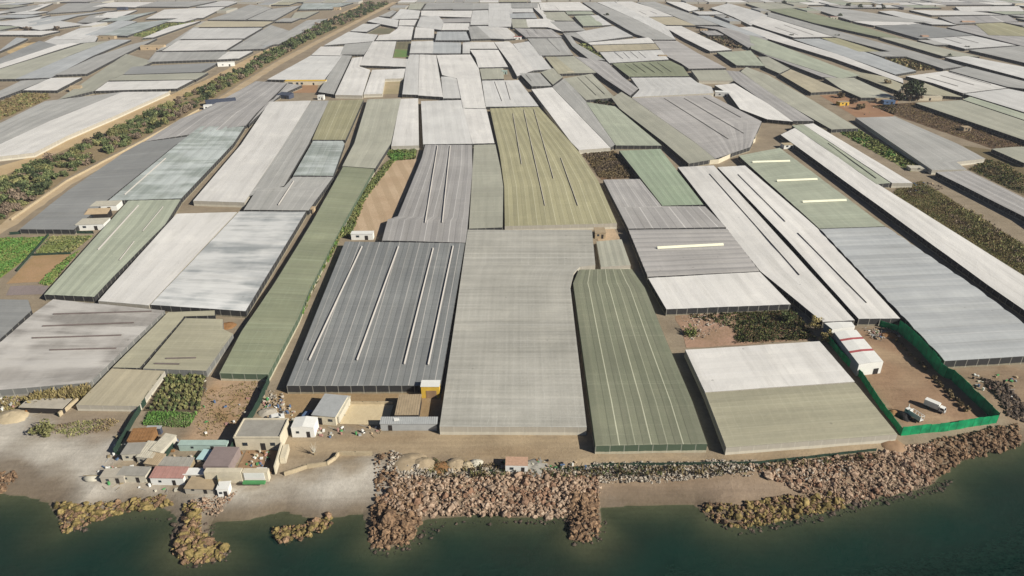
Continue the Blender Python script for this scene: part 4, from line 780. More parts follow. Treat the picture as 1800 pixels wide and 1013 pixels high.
tufts("grass", [(600,405),(605,405),(550,506),(529,558),(522,562),(546,506)], 420, 1.7, ('weed', 'bright', 'olive'), 44, .7, w=.15)
# trees: trunk and crown are parts
def tree(x, y, h, r, mat, label, group=None, seed=1, n=700, size=.09, base=.3):
    root = empty("tree", (x, y, 0), label, "tree", group); mb = MB(); R = random.Random(seed)
    mb.cyl((x, y, -.3), (x + .1, y, h * base * 1.3), r * .09, r * .06, 8); cl = []
    for i in range(14):
        w = R.uniform(0, 6.28); q = R.uniform(.15, .72); z = R.uniform(base + .1, .9); cl.append((q * math.cos(w), q * math.sin(w), z * h / r, R.uniform(.24, .42)))
        if i < 7: mb.cyl((x + .1, y, h * base * R.uniform(.8, 1.25)), (x + cl[-1][0] * r, y + cl[-1][1] * r, cl[-1][2] * r), r * .05, r * .015, 6)
    tk = mb.build("trunk", PL['trunk'], root)
    V, F, A = leaf_cloud(n, cl, size, seed, .9)
    c = np_mesh("crown", V * r, F, LM[mat], attr={"r": A}, parent=root); return root
p = at(1598,178); tree(p.x, p.y, 16.5, 10.5, 'dark', "big round dark evergreen tree standing above the roofs, upper right", None, 5, 1500, .075, .22)
p = at(1578,176); tree(p.x, p.y, 6, 5, 'dark', "lower bushy tree in the shade left of the big round tree", None, 6, 500, .11, .2)
p = at(1612,178); tree(p.x, p.y, 5, 4.5, 'mauve', "brownish small tree at the foot of the big round tree", None, 8, 400, .12, .2)
p = gp(78,762); tree(p.x, p.y, 3.6, 3.4, 'olive', "leaning olive-green tamarisk by the pale beach at the left", None, 9, 700, .09, .15)
p = at(1214,588); tree(p.x, p.y, 2.6, 2.8, 'weed', "round green bush on the bare corner of the rubble plot", None, 10, 450, .1, .1)
p = at(1385,566); tree(p.x, p.y, 3.2, 3.0, 'green', "tall green bush in the shaded corner of the rubble plot", None, 11, 450, .1, .1)
for (x, y, h, lb) in ((1432,578,4.6,"yellowish reedy bush behind the blue-grey shed wall, the farther one"), (1448,600,4.0,"yellowish reedy bush behind the blue-grey shed wall, the nearer one")):
    p = at(x, y); tree(p.x, p.y, h, 2.4, 'reed', lb, "reedy bushes behind the white shed", int(x), 500, .1, .1)
dk = [(1232,19,'dark',"dark bush on the roof line between a white and a lilac roof, top right"), (1276,36,'mauve',"dark brown bush at the head of the brown fallow strip"), (1378,9,'dark',"dark tree at the left start of the top right tree row"),
      (1490,14,'dark',"dark tree in the top right tree row, the tallest pale-topped one"), (1512,16,'dark',"dark tree in the middle of the top right tree row"), (1535,15,'mauve',"brown bushy tree in the top right tree row"), (1552,17,'dark',"dark tree right of the brown bushy one, top right row"), (1476,31,'dark',"single round bush on the long dark lane, upper right"),
      (1700,87,'dark',"single round bush on the last long dark lane at right"), (1668,102,'dark',"single small bush at the white roof corner, right"), (100,54,'mauve',"mauve-brown bush in the far left field"), (50,54,'mauve',"small mauve bush left of the bigger one, far left field"), (1066,30,'dark',"small dark bush on the long dark diagonal lane"),
      (1392,66,'dark',"small dark bush where the long blue-grey strip begins"), (1470,66,'dark',"small dark bush at the head of the tan-olive roof"), (1500,182,'mauve',"dark bush in the brown farmyard, left one"), (1512,192,'brown',"dark bush in the brown farmyard, right one"), (1478,172,'brown',"dark hedge bush at the back of the brown farmyard"), (1558,152,'brown',"low brown bush at the head of the round tree's shadow")]
for i, (x, y, m, lb) in enumerate(dk):
    p = at(x, y); s = 5.5 if y < 60 else 4.2
    tree(p.x, p.y, s * (1.5 if 'tree' in lb else .9), s, m, lb, None, 40 + i, 260, .16, .12)
for i in range(9):
    q = at(1046 + i * 4, 180 + i * .9); put(SHRUB[4 if i % 2 else 2], "shrub", q.x, q.y, rng.uniform(1.5, 2.4), rng.uniform(2.4, 3.4), "small dark shrub in the row at the head of the light green striped greenhouse", "shrub", "shrub row at the light green greenhouse", z=0.)
sheet("crop_bed", [(250,724),(296,656),(364,660),(352,726)], (104, 92, 74), (76, 68, 56), .05)
# banana plot: rows of plants
BAN = crown_mesh("banana_plant", 300, 70, .34, .9, .45, 'olive', 6); BAN2 = crown_mesh("banana_plant", 301, 70, .34, .9, .45, 'green', 6)
rows = 0
A0, A1, B0, B1 = at(262,722), at(296,660), at(352,722), at(362,662)
for i in range(9):
    for j in range(11):
        a = A0.lerp(B0, (i + .5) / 9); b = A1.lerp(B1, (i + .5) / 9); q = a.lerp(b, (j + .4) / 11)
        put(rng.choice([BAN, BAN2, BAN]), "banana_plant", q.x + rng.uniform(-.3, .3), q.y + rng.uniform(-.3, .3), rng.uniform(.55, .85), rng.uniform(1.0, 1.6), "leafy crop plant in the staked plot beside the sand-coloured net canopy", "plant", "staked crop plants", z=0)
# ================================================================ shore rocks
def rock_mat(name, a, b, c):
    t = NT(name); p = t.N("ShaderNodeTexCoord").outputs["Object"]; oi = t.N("ShaderNodeObjectInfo").outputs["Random"]; r = t.attr("r")[2]
    f = t.math('FRACT', t.math('ADD', oi, t.math('MULTIPLY', r, 1.0))); n = t.noise(p, 1.6, 5, .65)
    col = t.mix(f, alb(a), alb(b)); col = t.mix(t.remap(n, .42, .66), col, alb(c)); return t.done(col, .85, .2, n, .7, .3)
RK = {'pink': rock_mat("pink_tan_rock", (142, 110, 88), (178, 158, 136), (106, 82, 64)), 'olive': rock_mat("weedy_olive_rock", (116, 100, 62), (158, 138, 90), (84, 78, 44)), 'brown': rock_mat("wet_brown_rock", (96, 76, 58), (154, 126, 98), (72, 56, 44)), 'grey': rock_mat("grey_rubble", (140, 131, 116), (190, 180, 164), (112, 102, 90)), 'dark': rock_mat("dark_rubble", (66, 58, 52), (120, 104, 90), (46, 42, 38))}
import bmesh
def rock_mesh(seed, mat, sub=2):
    bm = bmesh.new(); bmesh.ops.create_icosphere(bm, subdivisions=sub, radius=1.0); R = random.Random(seed); o = Vector((R.uniform(0, 50), R.uniform(0, 50), R.uniform(0, 50)))
    cuts = [(Vector((R.gauss(0, 1), R.gauss(0, 1), R.gauss(0, 1))).normalized(), R.uniform(.45, .8)) for _ in range(9)]
    for v in bm.verts:
        for n, d in cuts:
            q = v.co.dot(n)
            if q > d: v.co -= n * (q - d) * .92
        v.co *= 1 + .16 * mnoise.noise(v.co * 1.7 + o)
    me = bpy.data.meshes.new("boulder"); bm.to_mesh(me); bm.free(); me.materials.append(RK[mat]); return me
ROCKS = {m: [rock_mesh(sum(map(ord, m)) + i, m) for i in range(5)] for m in ('pink', 'olive', 'brown')}
ZONES = [
 ([(95,890),(150,925),(232,905),(300,905),(300,960),(320,995),(400,980),(404,962),(374,945),(380,915),(310,915),(230,900),(120,935)], 'dark', 170, 0, (.4, 1.0), ""),
 ([(640,905),(652,970),(690,975),(735,955),(790,915),(1000,915),(1010,955),(1060,945),(1070,905),(1000,906),(760,912),(730,930),(684,968)], 'dark', 200, 0, (.35, .9), ""),
 ([(1235,905),(1300,935),(1400,920),(1500,895),(1660,858),(1680,835),(1660,840),(1480,886),(1380,912),(1300,926)], 'dark', 200, 0, (.35, .9), ""),  # polygon, kind, loose rubble, boulders, size range, label
 ([(700,845),(860,838),(1000,835),(1052,842),(1052,888),(996,904),(850,902),(760,902),(700,900),(662,880)], 'pink', 1000, 70, (.45, 1.15), "pinkish tan boulder on the broad rock bank left of the middle groyne"),
 ([(652,888),(742,890),(736,925),(716,950),(684,962),(650,952)], 'brown', 330, 34, (.5, 1.3), "yellowish brown boulder on the stubby groyne below the pebble beach"),
 ([(690,862),(745,850),(742,892),(654,892)], 'brown', 240, 10, (.4, .9), "brown boulder where the stubby groyne joins the bank"),
 ([(1000,872),(1052,866),(1054,930),(1030,950),(1003,940)], 'brown', 260, 26, (.5, 1.2), "dark brown boulder on the narrow middle groyne"),
 ([(1042,820),(1330,818),(1325,836),(1200,848),(1050,852)], 'grey', 560, 0, (.3, .7), ""),
 ([(860,828),(1050,828),(1050,842),(860,842)], 'grey', 240, 0, (.3, .7), ""),
 ([(690,800),(760,836),(860,830),(860,842),(700,850),(680,830)], 'grey', 300, 0, (.3, .8), ""),
 ([(1310,828),(1560,800),(1600,786),(1640,780),(1640,846),(1560,868),(1480,884),(1400,866),(1360,848)], 'pink', 900, 44, (.4, 1.0), "reddish tan boulder on the right-hand rock bank"),
 ([(1640,775),(1790,745),(1795,780),(1705,803),(1658,828),(1642,848)], 'brown', 480, 26, (.4, 1.1), "rusty brown boulder on the rock bank below the green fence corner"),
 ([(1232,884),(1300,886),(1390,872),(1480,866),(1484,886),(1380,910),(1300,924),(1246,908)], 'olive', 420, 40, (.5, 1.2), "weedy dark olive boulder along the water at the right-hand bank"),
 ([(98,886),(150,886),(290,868),(304,884),(222,894),(150,916),(108,934)], 'olive', 300, 34, (.5, 1.3), "weedy olive boulder on the leftmost low groyne"),
 ([(325,888),(354,888),(352,935),(398,958),(388,978),(322,986),(300,962),(322,925)], 'olive', 420, 34, (.5, 1.3), "golden olive boulder on the hooked groyne below the shacks"),
 ([(474,926),(545,912),(580,902),(584,916),(560,934),(488,948)], 'olive', 150, 34, (.5, 1.2), "mossy green boulder of the small islet off the pebble beach"),
 ([(-40,828),(24,830),(30,842),(0,864),(-40,860)], 'brown', 90, 8, (.5, 1.2), "brown boulder at the left edge of the photo"),
 ([(1718,672),(1760,680),(1800,715),(1800,742),(1770,735),(1745,700)], 'dark', 330, 0, (.4, 1.0), ""),
 ([(455,690),(500,700),(505,740),(470,742)], 'grey', 60, 0, (.3, .7), ""), ([(1590,340),(1640,325),(1660,338),(1600,352)], 'dark', 60, 0, (.5, 1.1), ""),
 ([(1192,560),(1225,552),(1290,570),(1240,600),(1205,608)], 'grey', 120, 0, (.25, .6), ""), ([(1515,588),(1570,580),(1585,600),(1535,605)], 'grey', 90, 0, (.25, .6), ""), ([(330,884),(420,866),(380,905),(345,900)], 'pink', 120, 0, (.3, .6), ""),
 ([(1040,830),(1300,828),(1500,812),(1480,850),(1300,846)], 'grey', 110, 0, (.35, .8), ""), ([(660,810),(700,805),(700,880),(660,880)], 'brown', 160, 0, (.35, .8), "")]
bmi = bmesh.new(); bmesh.ops.create_icosphere(bmi, subdivisions=1, radius=1.0); IV = np.array([v.co[:] for v in bmi.verts]); IF = np.array([[v.index for v in f.verts] for f in bmi.faces]); bmi.free()
rub = {}
for zi, (poly, kind, nl, nb, (s0, s1), lab) in enumerate(ZONES):
    nl = int(nl * (3.0 if kind in ('pink', 'grey') else 1.8)); s0 *= .46; s1 *= .60
    P = np.array(scatter(poly, nl + nb, 60 + zi, -1.5)); Z = terr(P[:, 0], P[:, 1]); Z = np.maximum(Z, SEA - (.15 if zi > 2 else .75)); pn = nz(P[:, 0], P[:, 1], 2.6, zi)
    Z = Z + (np.clip(pn, 0, 1) * .6 + nrng.uniform(-.1, .35, len(P)) if zi > 2 else 0)
    for i in range(nl):
        s = rng.uniform(s0, s1) * .72 * (.55 + rng.random() ** 2.2 * 1.3 + 1.1 * (rng.random() < .06)); v = IV * (1 + nrng.uniform(-.32, .22, (len(IV), 1))) * s * np.array([rng.uniform(.8, 1.4), rng.uniform(.7, 1.2), rng.uniform(.5, .95)])
        w = rng.uniform(0, 6.28); c_, s_ = math.cos(w), math.sin(w); tl = rng.uniform(-.5, .5); v = np.stack([v[:, 0] * c_ - v[:, 1] * s_, v[:, 0] * s_ + v[:, 1] * c_, v[:, 2] + v[:, 0] * tl], 1) + np.array([P[i, 0], P[i, 1], Z[i]])
        L_ = rub.setdefault(kind if kind != 'olive' or rng.random() < .5 else 'brown', [[], [], [], 0]); L_[0].append(v); L_[1].append(IF + L_[3]); L_[2].append(np.full(len(IV), (.35 * rng.random() + .65 * (.5 + .5 * mnoise.noise(Vector((P[i, 0] * .17, P[i, 1] * .17, zi * .3))))))); L_[3] += len(IV)
    for i in range(nl, len(P)):
        s = s0 * 1.2 + (s1 * 1.5 - s0 * 1.2) * rng.random() ** 1.8; o = put(rng.choice(ROCKS[kind]), "boulder", P[i, 0], P[i, 1], s, s * rng.uniform(.65, 1.0), lab, "boulder", lab.split(" boulder ")[0] + " boulders " + lab.split(" boulder ")[1][:40], z=Z[i] + .2)
        o.rotation_euler = (rng.uniform(-.5, .5), rng.uniform(-.5, .5), rng.uniform(0, 6.28)); o.scale.x *= rng.uniform(.9, 1.5)
for k, L_ in rub.items():
    o = np_mesh("rubble", np.concatenate(L_[0]), np.concatenate(L_[1]), RK[k], attr={"r": np.concatenate(L_[2])}); tag(o, kind="stuff")
# ================================================================ buildings, fences, vehicles
def house(x, y, w, d, h, label, cat="hut", name="hut", rot=0.0, wall='cream', roof='greyroof', kind='flat', over=.15, door=None, wins=(), doorm='dark', rise=.8, group=None, z=None, ribs=0):
    """small building; x,y = surveyed point at the middle of its sea-side base"""
    p = gp(x, y) if z is None else at(x, y, z); c, s = math.cos(rot), math.sin(rot)
    def Wd(lx, ly, lz): return Vector((p.x + lx * c - ly * s, p.y + lx * s + ly * c, p.z + lz))
    root = empty(name, p, label, cat, group); root.location = p
    mb = MB(); b = [(-w / 2, 0), (w / 2, 0), (w / 2, d), (-w / 2, d)]
    hs = {'flat': (h, h, h, h), 'shed': (h, h, h + rise, h + rise), 'shedx': (h + rise, h, h, h + rise), 'gable': (h,) * 4, 'gabley': (h,) * 4, 'parapet': (h,) * 4}[kind]
    for i in range(4):
        j = (i + 1) % 4; mb.quad(Wd(*b[i], -.5), Wd(*b[j], -.5), Wd(*b[j], hs[j]), Wd(*b[i], hs[i]))
    if kind == 'gabley':
        for yy in (0, d): mb.poly([Wd(-w / 2, yy, h), Wd(w / 2, yy, h), Wd(0, yy, h + rise)])
    if kind == 'gable':
        for xx in (-w / 2, w / 2): mb.poly([Wd(xx, 0, h), Wd(xx, d, h), Wd(xx, d / 2, h + rise)])
    if kind == 'parapet':
        for (ax, ay, bx_, by_) in ((-w / 2, 0, w / 2, 0), (w / 2, 0, w / 2, d), (w / 2, d, -w / 2, d), (-w / 2, d, -w / 2, 0)):
            m = Wd((ax + bx_) / 2, (ay + by_) / 2, h + .2); mb.box(m.x, m.y, m.z, (abs(bx_ - ax) + .3) if ax != bx_ else .28, (abs(by_ - ay) - .0) if ay != by_ else .28, .45, rot)
    mb.build("wall", PL[wall], root)
    r = MB(); e = over; t = .12
    def slab(pts):
        up = [q + Vector((0, 0, t)) for q in pts]; r.poly(up); r.poly(pts[::-1])
        for i in range(len(pts)): j = (i + 1) % len(pts); r.quad(pts[i], pts[j], up[j], up[i])
    if kind in ('flat', 'shed', 'shedx'):
        q = [(-w / 2 - e, -e), (w / 2 + e, -e), (w / 2 + e, d + e), (-w / 2 - e, d + e)]; slab([Wd(*q[i], hs[i] + .02) for i in range(4)])
    elif kind == 'parapet': slab([Wd(*q, h - .05) for q in ((-w / 2 + .13, .13), (w / 2 - .13, .13), (w / 2 - .13, d - .13), (-w / 2 + .13, d - .13))])
    elif kind == 'gable':
        slab([Wd(-w / 2 - e, -e, h - .05), Wd(w / 2 + e, -e, h - .05), Wd(w / 2 + e, d / 2, h + rise), Wd(-w / 2 - e, d / 2, h + rise)]); slab([Wd(-w / 2 - e, d / 2, h + rise), Wd(w / 2 + e, d / 2, h + rise), Wd(w / 2 + e, d + e, h - .05), Wd(-w / 2 - e, d + e, h - .05)])
    elif kind == 'gabley':
        slab([Wd(-w / 2 - e, -e, h - .05), Wd(0, -e, h + rise), Wd(0, d + e, h + rise), Wd(-w / 2 - e, d + e, h - .05)]); slab([Wd(0, -e, h + rise), Wd(w / 2 + e, -e, h - .05), Wd(w / 2 + e, d + e, h - .05), Wd(0, d + e, h + rise)])
    if ribs and kind in ('flat', 'shed'):
        for k in range(ribs):
            lx = -w / 2 + w * (k + .5) / ribs; a, b_ = Wd(lx, -e, hs[0] + t + .03), Wd(lx, d + e, hs[2] + t + .03); r.cyl(a, b_, .07, .07, 4)
    r.build("roof", PL[roof], root)
    def opening(nm, lx, lz, ww, hh, mat, side=0):
        m = MB()
        if side == 0: q = Wd(lx, -.03, lz); m.box(q.x, q.y, q.z, ww, .08, hh, rot)
        else: q = Wd(-w / 2 - .03, lx, lz); m.box(q.x, q.y, q.z, .08, ww, hh, rot)
        return m.build(nm, PL[mat], root)
    if door: opening("door", door[0], door[2] / 2, door[1], door[2], doorm)
    for (lx, lz, ww, hh) in wins: opening("window", lx, lz, ww, hh, 'glass')
    return root, Wd
def slabs(root, name, mat, pieces):
    mb = MB()
    for (cx, cy, cz, sx, sy, sz, r) in pieces: mb.box(cx, cy, cz, sx, sy, sz, r)
    return mb.build(name, PL[mat], root)
# --- beach compound: grey-roofed house, courtyard, lower wing and walls
root, Wd = house(456, 791, 11.8, 7.6, 3.9, "cream seaside house with a flat grey roof and a walled courtyard", "house", "beach_house", 0.0, 'cream', 'greyroof', 'parapet', door=(1.2, 1.2, 2.2), wins=((-3.4, 1.9, 1.3, 1.0), (3.8, 1.9, 1.2, 1.0)))
slabs(root, "side_wall", 'cream', [(*(Wd(6.6, -4.6, 1.25)), .35, 9.0, 2.6, .10), (*(Wd(7.5, -2.6, .9)), 1.4, 5.2, 1.9, .10)])
slabs(root, "courtyard_floor", 'brown', [(*(Wd(1.2, -4.6, .02)), 9.0, 8.6, .16, 0)])
slabs(root, "wing", 'mauve', [(*(Wd(-7.3, -5.6, 1.3)), 6.4, 7.2, 2.9, -.03)])
slabs(root, "front_room", 'cream', [(*(Wd(-5.0, -10.6, 1.0)), 9.0, 1.6, 3.4, 0), (*(Wd(2.8, -10.4, .9)), 6.2, 1.5, 3.1, 0)])
slabs(root, "front_gate", 'white', [(*(Wd(2.6, -11.25, 1.2)), 5.0, .12, 2.2, 0)]); slabs(root, "awning", 'greensheet', [(*(Wd(2.9, -12.6, .55)), 5.4, .9, .5, 0)])
slabs(root, "terrace_box", 'white', [(*(Wd(3.4, -8.6, .6)), 2.6, 1.3, 1.1, 0)])
house(534, 769, 6.0, 4.4, 3.2, "small white cube hut beside the grey-roofed seaside house", "hut", "white_hut", 0, 'white', 'white', 'gabley', rise=.35, over=.05, door=(1.4, .9, 1.9), wins=((-1.4, 1.7, .8, .7),))
house(571, 747, 6.6, 9.6, 3.0, "long shed with a plain grey slab roof beside the sandy court", "shed", "grey_shed", -.14, 'cream', 'sheet', 'flat', door=(-1.6, 2., 2.2), wins=((1.8, 1.7, 1.2, .8),))
house(592, 744, 1.6, 9.2, 2.2, "narrow whitish lean-to full of junk along the grey slab shed", "shed", "lean_to", -.14, 'pale', 'pale', 'shed', rise=.2, door=(0, .8, 1.8))
house(716, 744, 6.2, 9.2, 2.8, "open shed with a ribbed brown plank roof beside the yellow truck", "shed", "plank_shed", .02, 'dark', 'clay', 'flat', ribs=9, door=(0, 3., 2.2))
house(719, 757, 15.2, 2.2, 2.2, "long low shed with a corrugated pale metal roof along the beach road", "shed", "corrugated_shed", .0, 'sheet', 'sheet', 'shed', rise=.5, ribs=26, door=(-5, 1, 1.8))
house(757, 700, 5.2, 3.0, 4.0, "yellow and brown loading bay under a pale canopy at the dark greenhouse corner", "shed", "loading_bay", .0, 'yellow', 'white', 'flat', door=(0.3, 3.0, 2.6), doorm='brown')
house(908, 832, 5.6, 3.2, 2.4, "white cabin with orange-tan junk on its roof standing alone on the rock bank", "cabin", "cabin", -.03, 'white', 'orange', 'flat', over=.02, door=(1.6, .8, 1.9), wins=((-1.2, 1.5, .9, .7),))
# --- shacks on the left beach
SHK = [(248,786,5.8,4.4,2.2,.1,'rust','rust','shed',"rusty brown open shed beside the crop beds"), (233,810,4.6,4.2,2.2,.06,'pale','greyroof','flat',"grey flat shack left of the pale stepped sheets"),
 (257,816,4.2,5.6,2.1,-.1,'pale','pale','shed',"pale sheet-roofed shack, the left of two"), (276,806,3.2,6.2,2.3,-.25,'pale','pale','shed',"pale sheet-roofed shack, the right and steeper of two"), (268,828,3.6,3.6,2.1,-.2,'clay','clay','shed',"little tan shack below the pale sheet roofs"),
 (200,850,5.6,3.0,2.0,.05,'conc','conc','flat',"low concrete block shack on the pale beach, leftmost"), (234,848,7.0,3.0,2.2,-.03,'pale','greyroof','flat',"low grey shack with a small orange door flap"), (296,853,8.2,3.4,2.3,-.02,'white','redpale','shed',"shack with a faded red roof and a white front"),
 (309,830,8.0,2.6,2.0,-.05,'wood','greyroof','shed',"ribbed grey shack behind the faded red roof"), (343,845,5.0,2.2,1.9,0,'conc','white','flat',"low shack with a white roof sheet, right of the red one"), (366,818,5.4,3.6,1.7,-.12,'cream','cyan','flat',"patio box under a pale cyan tarp"),
 (358,793,12.4,1.7,2.0,0,'teal','teal','flat',"long pale teal wall shed behind the cyan tarp"), (394,873,2.6,2.4,2.4,.1,'white','white','flat',"white block kiosk on the beach below the seaside house"), (352,868,7.2,4.4,1.5,-.05,'conc','clay','flat',"sand-coloured concrete terrace platform on the beach"),
 (272,764,3.6,1.0,2.0,0,'navy','sheet','flat',"narrow grey shed at the foot of the seedling beds")]
for (x, y, w, d, h, r, wa, ro, k, lb) in SHK: house(x, y, w, d, h, lb, "shack", "shack", r, wa, ro, k, rise=.45, ribs=7 if k == 'shed' else 0, door=(w * .2, .8, 1.6), wins=((-w * .22, 1.2, .7, .6),))
# upturned boat on the beach
p = gp(163, 842); root = empty("boat", p, "pale upturned rowing boat lying on the left beach", "boat"); mb = MB(); N_ = 9
for i in range(N_):
    u = -1 + 2 * i / (N_ - 1); hw = 1.1 * (1 - abs(u) ** 2.4) + .05; ring = [(p.x + u * 2.4, p.y + hw * math.cos(a), p.z + .1 + .95 * (1 - .2 * u * u) * math.sin(a) * (hw / 1.1) ** .5) for a in [math.pi * k / 8 for k in range(9)]]; mb.v += ring
for i in range(N_ - 1):
    for k in range(8): mb.f.append((i * 9 + k, i * 9 + k + 1, (i + 1) * 9 + k + 1, (i + 1) * 9 + k)); mb.mi.append(0)
mb.build("hull", PL['pale'], root, smooth=True); mb = MB(); mb.box(p.x, p.y, p.z + 1.08, 4.3, .1, .14); mb.build("keel", PL['wood'], root)
# --- white shed with red roof stripes inside the green fence
def quadshed(a, b, c, d, h, label, name, cat, rise=.7, stripes=()):
    """a,b near-left/near-right, c,d far-right/far-left surveyed eaves"""
    A, B, Cc, D = [at(x, y, h) for x, y in (a, b, c, d)]; base = (A + B + Cc + D) / 4; base.z = 0; root = empty(name, base, label, cat); dn = Vector((0, 0, -h - .3)); up = Vector((0, 0, rise)); w = MB(); m = MB()
    N1, F1 = (A + B) / 2 + up, (Cc + D) / 2 + up
    w.quad(A + dn, D + dn, D, A); w.build("side_wall", PL['bluegrey'], root)
    m.poly([B + dn, A + dn, A, N1, B]); m.poly([D + dn, Cc + dn, Cc, F1, D]); m.quad(B + dn, Cc + dn, Cc, B); m.build("gable_wall", PL['white'], root)
    r = MB(); o = Vector((0, 0, .03)); r.quad(A + o, N1 + o, F1 + o, D + o); r.quad(N1 + o, B + o, Cc + o, F1 + o); r.build("roof", PL['white'], root)
    for (t0, t1) in stripes:
        s = MB(); q = Vector((0, 0, .045)); L = lambda P, Q, t: P.lerp(Q, t) + q
        s.quad(L(A, D, t0), L(N1, F1, t0), L(N1, F1, t1), L(A, D, t1)); s.quad(L(N1, F1, t0), L(B, Cc, t0), L(B, Cc, t1), L(N1, F1, t1)); s.build("roof_stripe", PL['red'], root)
    dv = (B - A).normalized(); pq = A.lerp(B, .78) + Vector((dv.y, -dv.x, 0)) * .05; mb = MB(); mb.box(pq.x, pq.y, 1.0, 1.6, .1, 2.0, math.atan2(dv.y, dv.x)); mb.build("door", PL['dark'], root)
    return root
quadshed((1510,641), (1553,636), (1505,580), (1466,584), 4.2, "long white shed with two red stripes across its roof inside the green fence", "warehouse", "shed", .22, ((.33, .39), (.70, .76)))
quadshed((1463,579), (1503,574), (1497,566), (1449,568), 4.2, "short white-roofed shed just behind the red-striped one", "warehouse", "shed", .2)
# --- green net fence round the yard
def fence(pts, h, label, mat='gnet', name="net_fence", step=2.4, cat="fence", thick=.08, postm='net'):
    P = [gp(x, y) for x, y in pts]; root = empty(name, P[0], label, cat); nb = MB(); pb = MB(); k = 0
    for a, b in zip(P[:-1], P[1:]):
        e = b - a; l = math.hypot(e.x, e.y); n = max(1, int(l / step)); s = Vector((-e.y, e.x, 0)).normalized() * thick / 2
        for i in range(n):
            p, q = a.lerp(b, i / n), a.lerp(b, (i + 1) / n); bow = s.normalized() * rng.uniform(-.12, .12); m = (p + q) / 2 + bow; hz = Vector((0, 0, h * rng.uniform(.94, 1.04))); lo = Vector((0, 0, -.3))
            nb.quad(p + lo + s, m + lo + s, m + hz + s, p + hz + s); nb.quad(m + lo + s, q + lo + s, q + hz + s, m + hz + s); nb.quad(m + lo - s, p + lo - s, p + hz - s, m + hz - s); nb.quad(q + lo - s, m + lo - s, m + hz - s, q + hz - s); nb.quad(p + hz + s, m + hz + s, m + hz - s, p + hz - s); nb.quad(m + hz + s, q + hz + s, q + hz - s, m + hz - s)
            if k < 95: x = MB(); x.cyl(p + lo, p + Vector((0, 0, h + .15)), .07, .06, 6); x.build("post", PL[postm], root)
            k += 1
    nb.build("netting", PL[mat], root); return root
fence([(1583,766),(1665,758),(1751,744)], 2.9, "bright green net fence facing the sea along the yard")
fence([(1751,744),(1713,708),(1672,668),(1660,664),(1648,655)], 3.6, "lower run of the dark green net fence on the yard's right side")
fence([(1648,655),(1612,613),(1577,583)], 4.4, "tall upper run of the dark green net fence beside the pale bluish tunnels")
fence([(1577,583),(1545,573)], 2.2, "short bright green net fence closing the far end of the yard")
fence([(1583,766),(1545,715),(1513,666),(1480,632),(1452,598)], 2.4, "narrow green net fence between the white shed and the net roof greenhouse")
fence([(474,672),(455,716),(430,758),(402,806),(383,842),(388,868)], 2.4, "dark net fence running down from the green strip to the beach", 'net')
fence([(548,512),(527,562),(500,612),(477,664)], 2.6, "weathered picket fence between the green strip and the dark blue-grey greenhouse", 'wood', "picket_fence", 2.2, postm='wood')
fence([(293,658),(264,698),(240,735),(215,778),(202,800)], 2.0, "dark reed fence beside the seedling beds", 'net')
fence([(1332,221),(1327,250),(1300,270),(1262,288),(1240,290)], 2.6, "curved cream block wall below the big grey-striped greenhouse", 'cream', "field_wall", 6., "wall", .3)
fence([(1398,222),(1462,232)], 1.6, "low cream wall at the heads of the white strip roofs", 'cream', "field_wall", 6., "wall", .3)
fence([(500,836),(540,823),(575,818),(590,808),(596,800),(655,800)], 1.1, "curved cream retaining wall around the beach terrace", 'stone', "retaining_wall", 4., "wall", .4)
fence([(18,413),(60,410),(165,411)], 1.3, "dark dry hedge fence along the top of the vegetable plots", 'net', "hedge_fence", 2.)
fence([(86,414),(58,446),(30,478)], 1.1, "dark hedge fence splitting the vegetable plots lengthwise", 'net', "hedge_fence", 2.)
fence([(52,450),(125,447)], 1.0, "dark hedge fence across the middle of the vegetable plots", 'net', "hedge_fence", 2.)
fence([(350,194),(250,250),(118,320),(20,388)], 1.1, "long pale kerb wall along the right side of the ravine road", 'stone', "roadside_wall", 9., "wall", .35)
fence([(300,163),(200,207),(115,243),(60,271)], 1.6, "grey net fence along the far side of the ravine", 'stone', "roadside_wall", 9., "wall", .3)
fence([(1060,819),(1200,818),(1330,816),(1440,804),(1540,793)], .9, "low dark net fence along the sea edge of the beach road", 'net')  # added dark strip: stands for the shadow line at the road's edge
fence([(860,830),(1000,826),(1058,819)], .7, "low ragged dark strip standing in for shade above the broad rock bank", 'net')  # same road-edge shade carried on as an added dark strip
fence([(612,711),(690,711)], .9, "low wall with props along the paved sandy court", 'stone', "court_wall", 3.4, "wall", .25)
house(76,727,12.,4.,2.0,"low slab shelter with its open-front shade painted black behind the left beach", "shelter", "slab_shelter", -.05, 'dark', 'conc', 'flat', over=.3)  # closed walls, near-black colour stands for the shadow under the slab
fence([(104,733),(138,706)], 1.4, "pale wall at the right of the low slab shelter", 'stone', "garden_wall", 4., "wall", .5)
fence([(308,784),(288,812),(268,842)], 1.6, "dark ragged fence between the pale sheet shacks and the red-roofed shack", 'net')
# --- lorry, flatbed, yellow tractor
def wheel(root, p, r, w, ax):
    m = MB(); m.cyl(p - ax * w / 2, p + ax * w / 2, r, r, 16); o = m.build("wheel", PL['black'], root); n = MB(); n.cyl(p - ax * (w / 2 + .02), p + ax * (w / 2 + .02), r * .5, r * .5, 10); n.build("rim", PL['steel'], o)
def vehicle(x, y, hd, label, cat, name, build, sc=1.0):
    p = at(x, y); root = empty(name, p, label, cat); f = Vector((math.cos(hd), math.sin(hd), 0)); s = Vector((-math.sin(hd), math.cos(hd), 0))
    W_ = lambda a, b, c: Vector((p.x, p.y, c)) + f * a + s * b
    def bx(nm, mat, *bs, parent=None):
        m = MB()
        for (a, b, c, la, lb, lc) in bs: q = W_(a, b, c); m.box(q.x, q.y, q.z, la, lb, lc, hd)
        return m.build(nm, PL[mat], parent or root)
    build(root, W_, bx, s); root.scale = (sc, sc, sc); return root
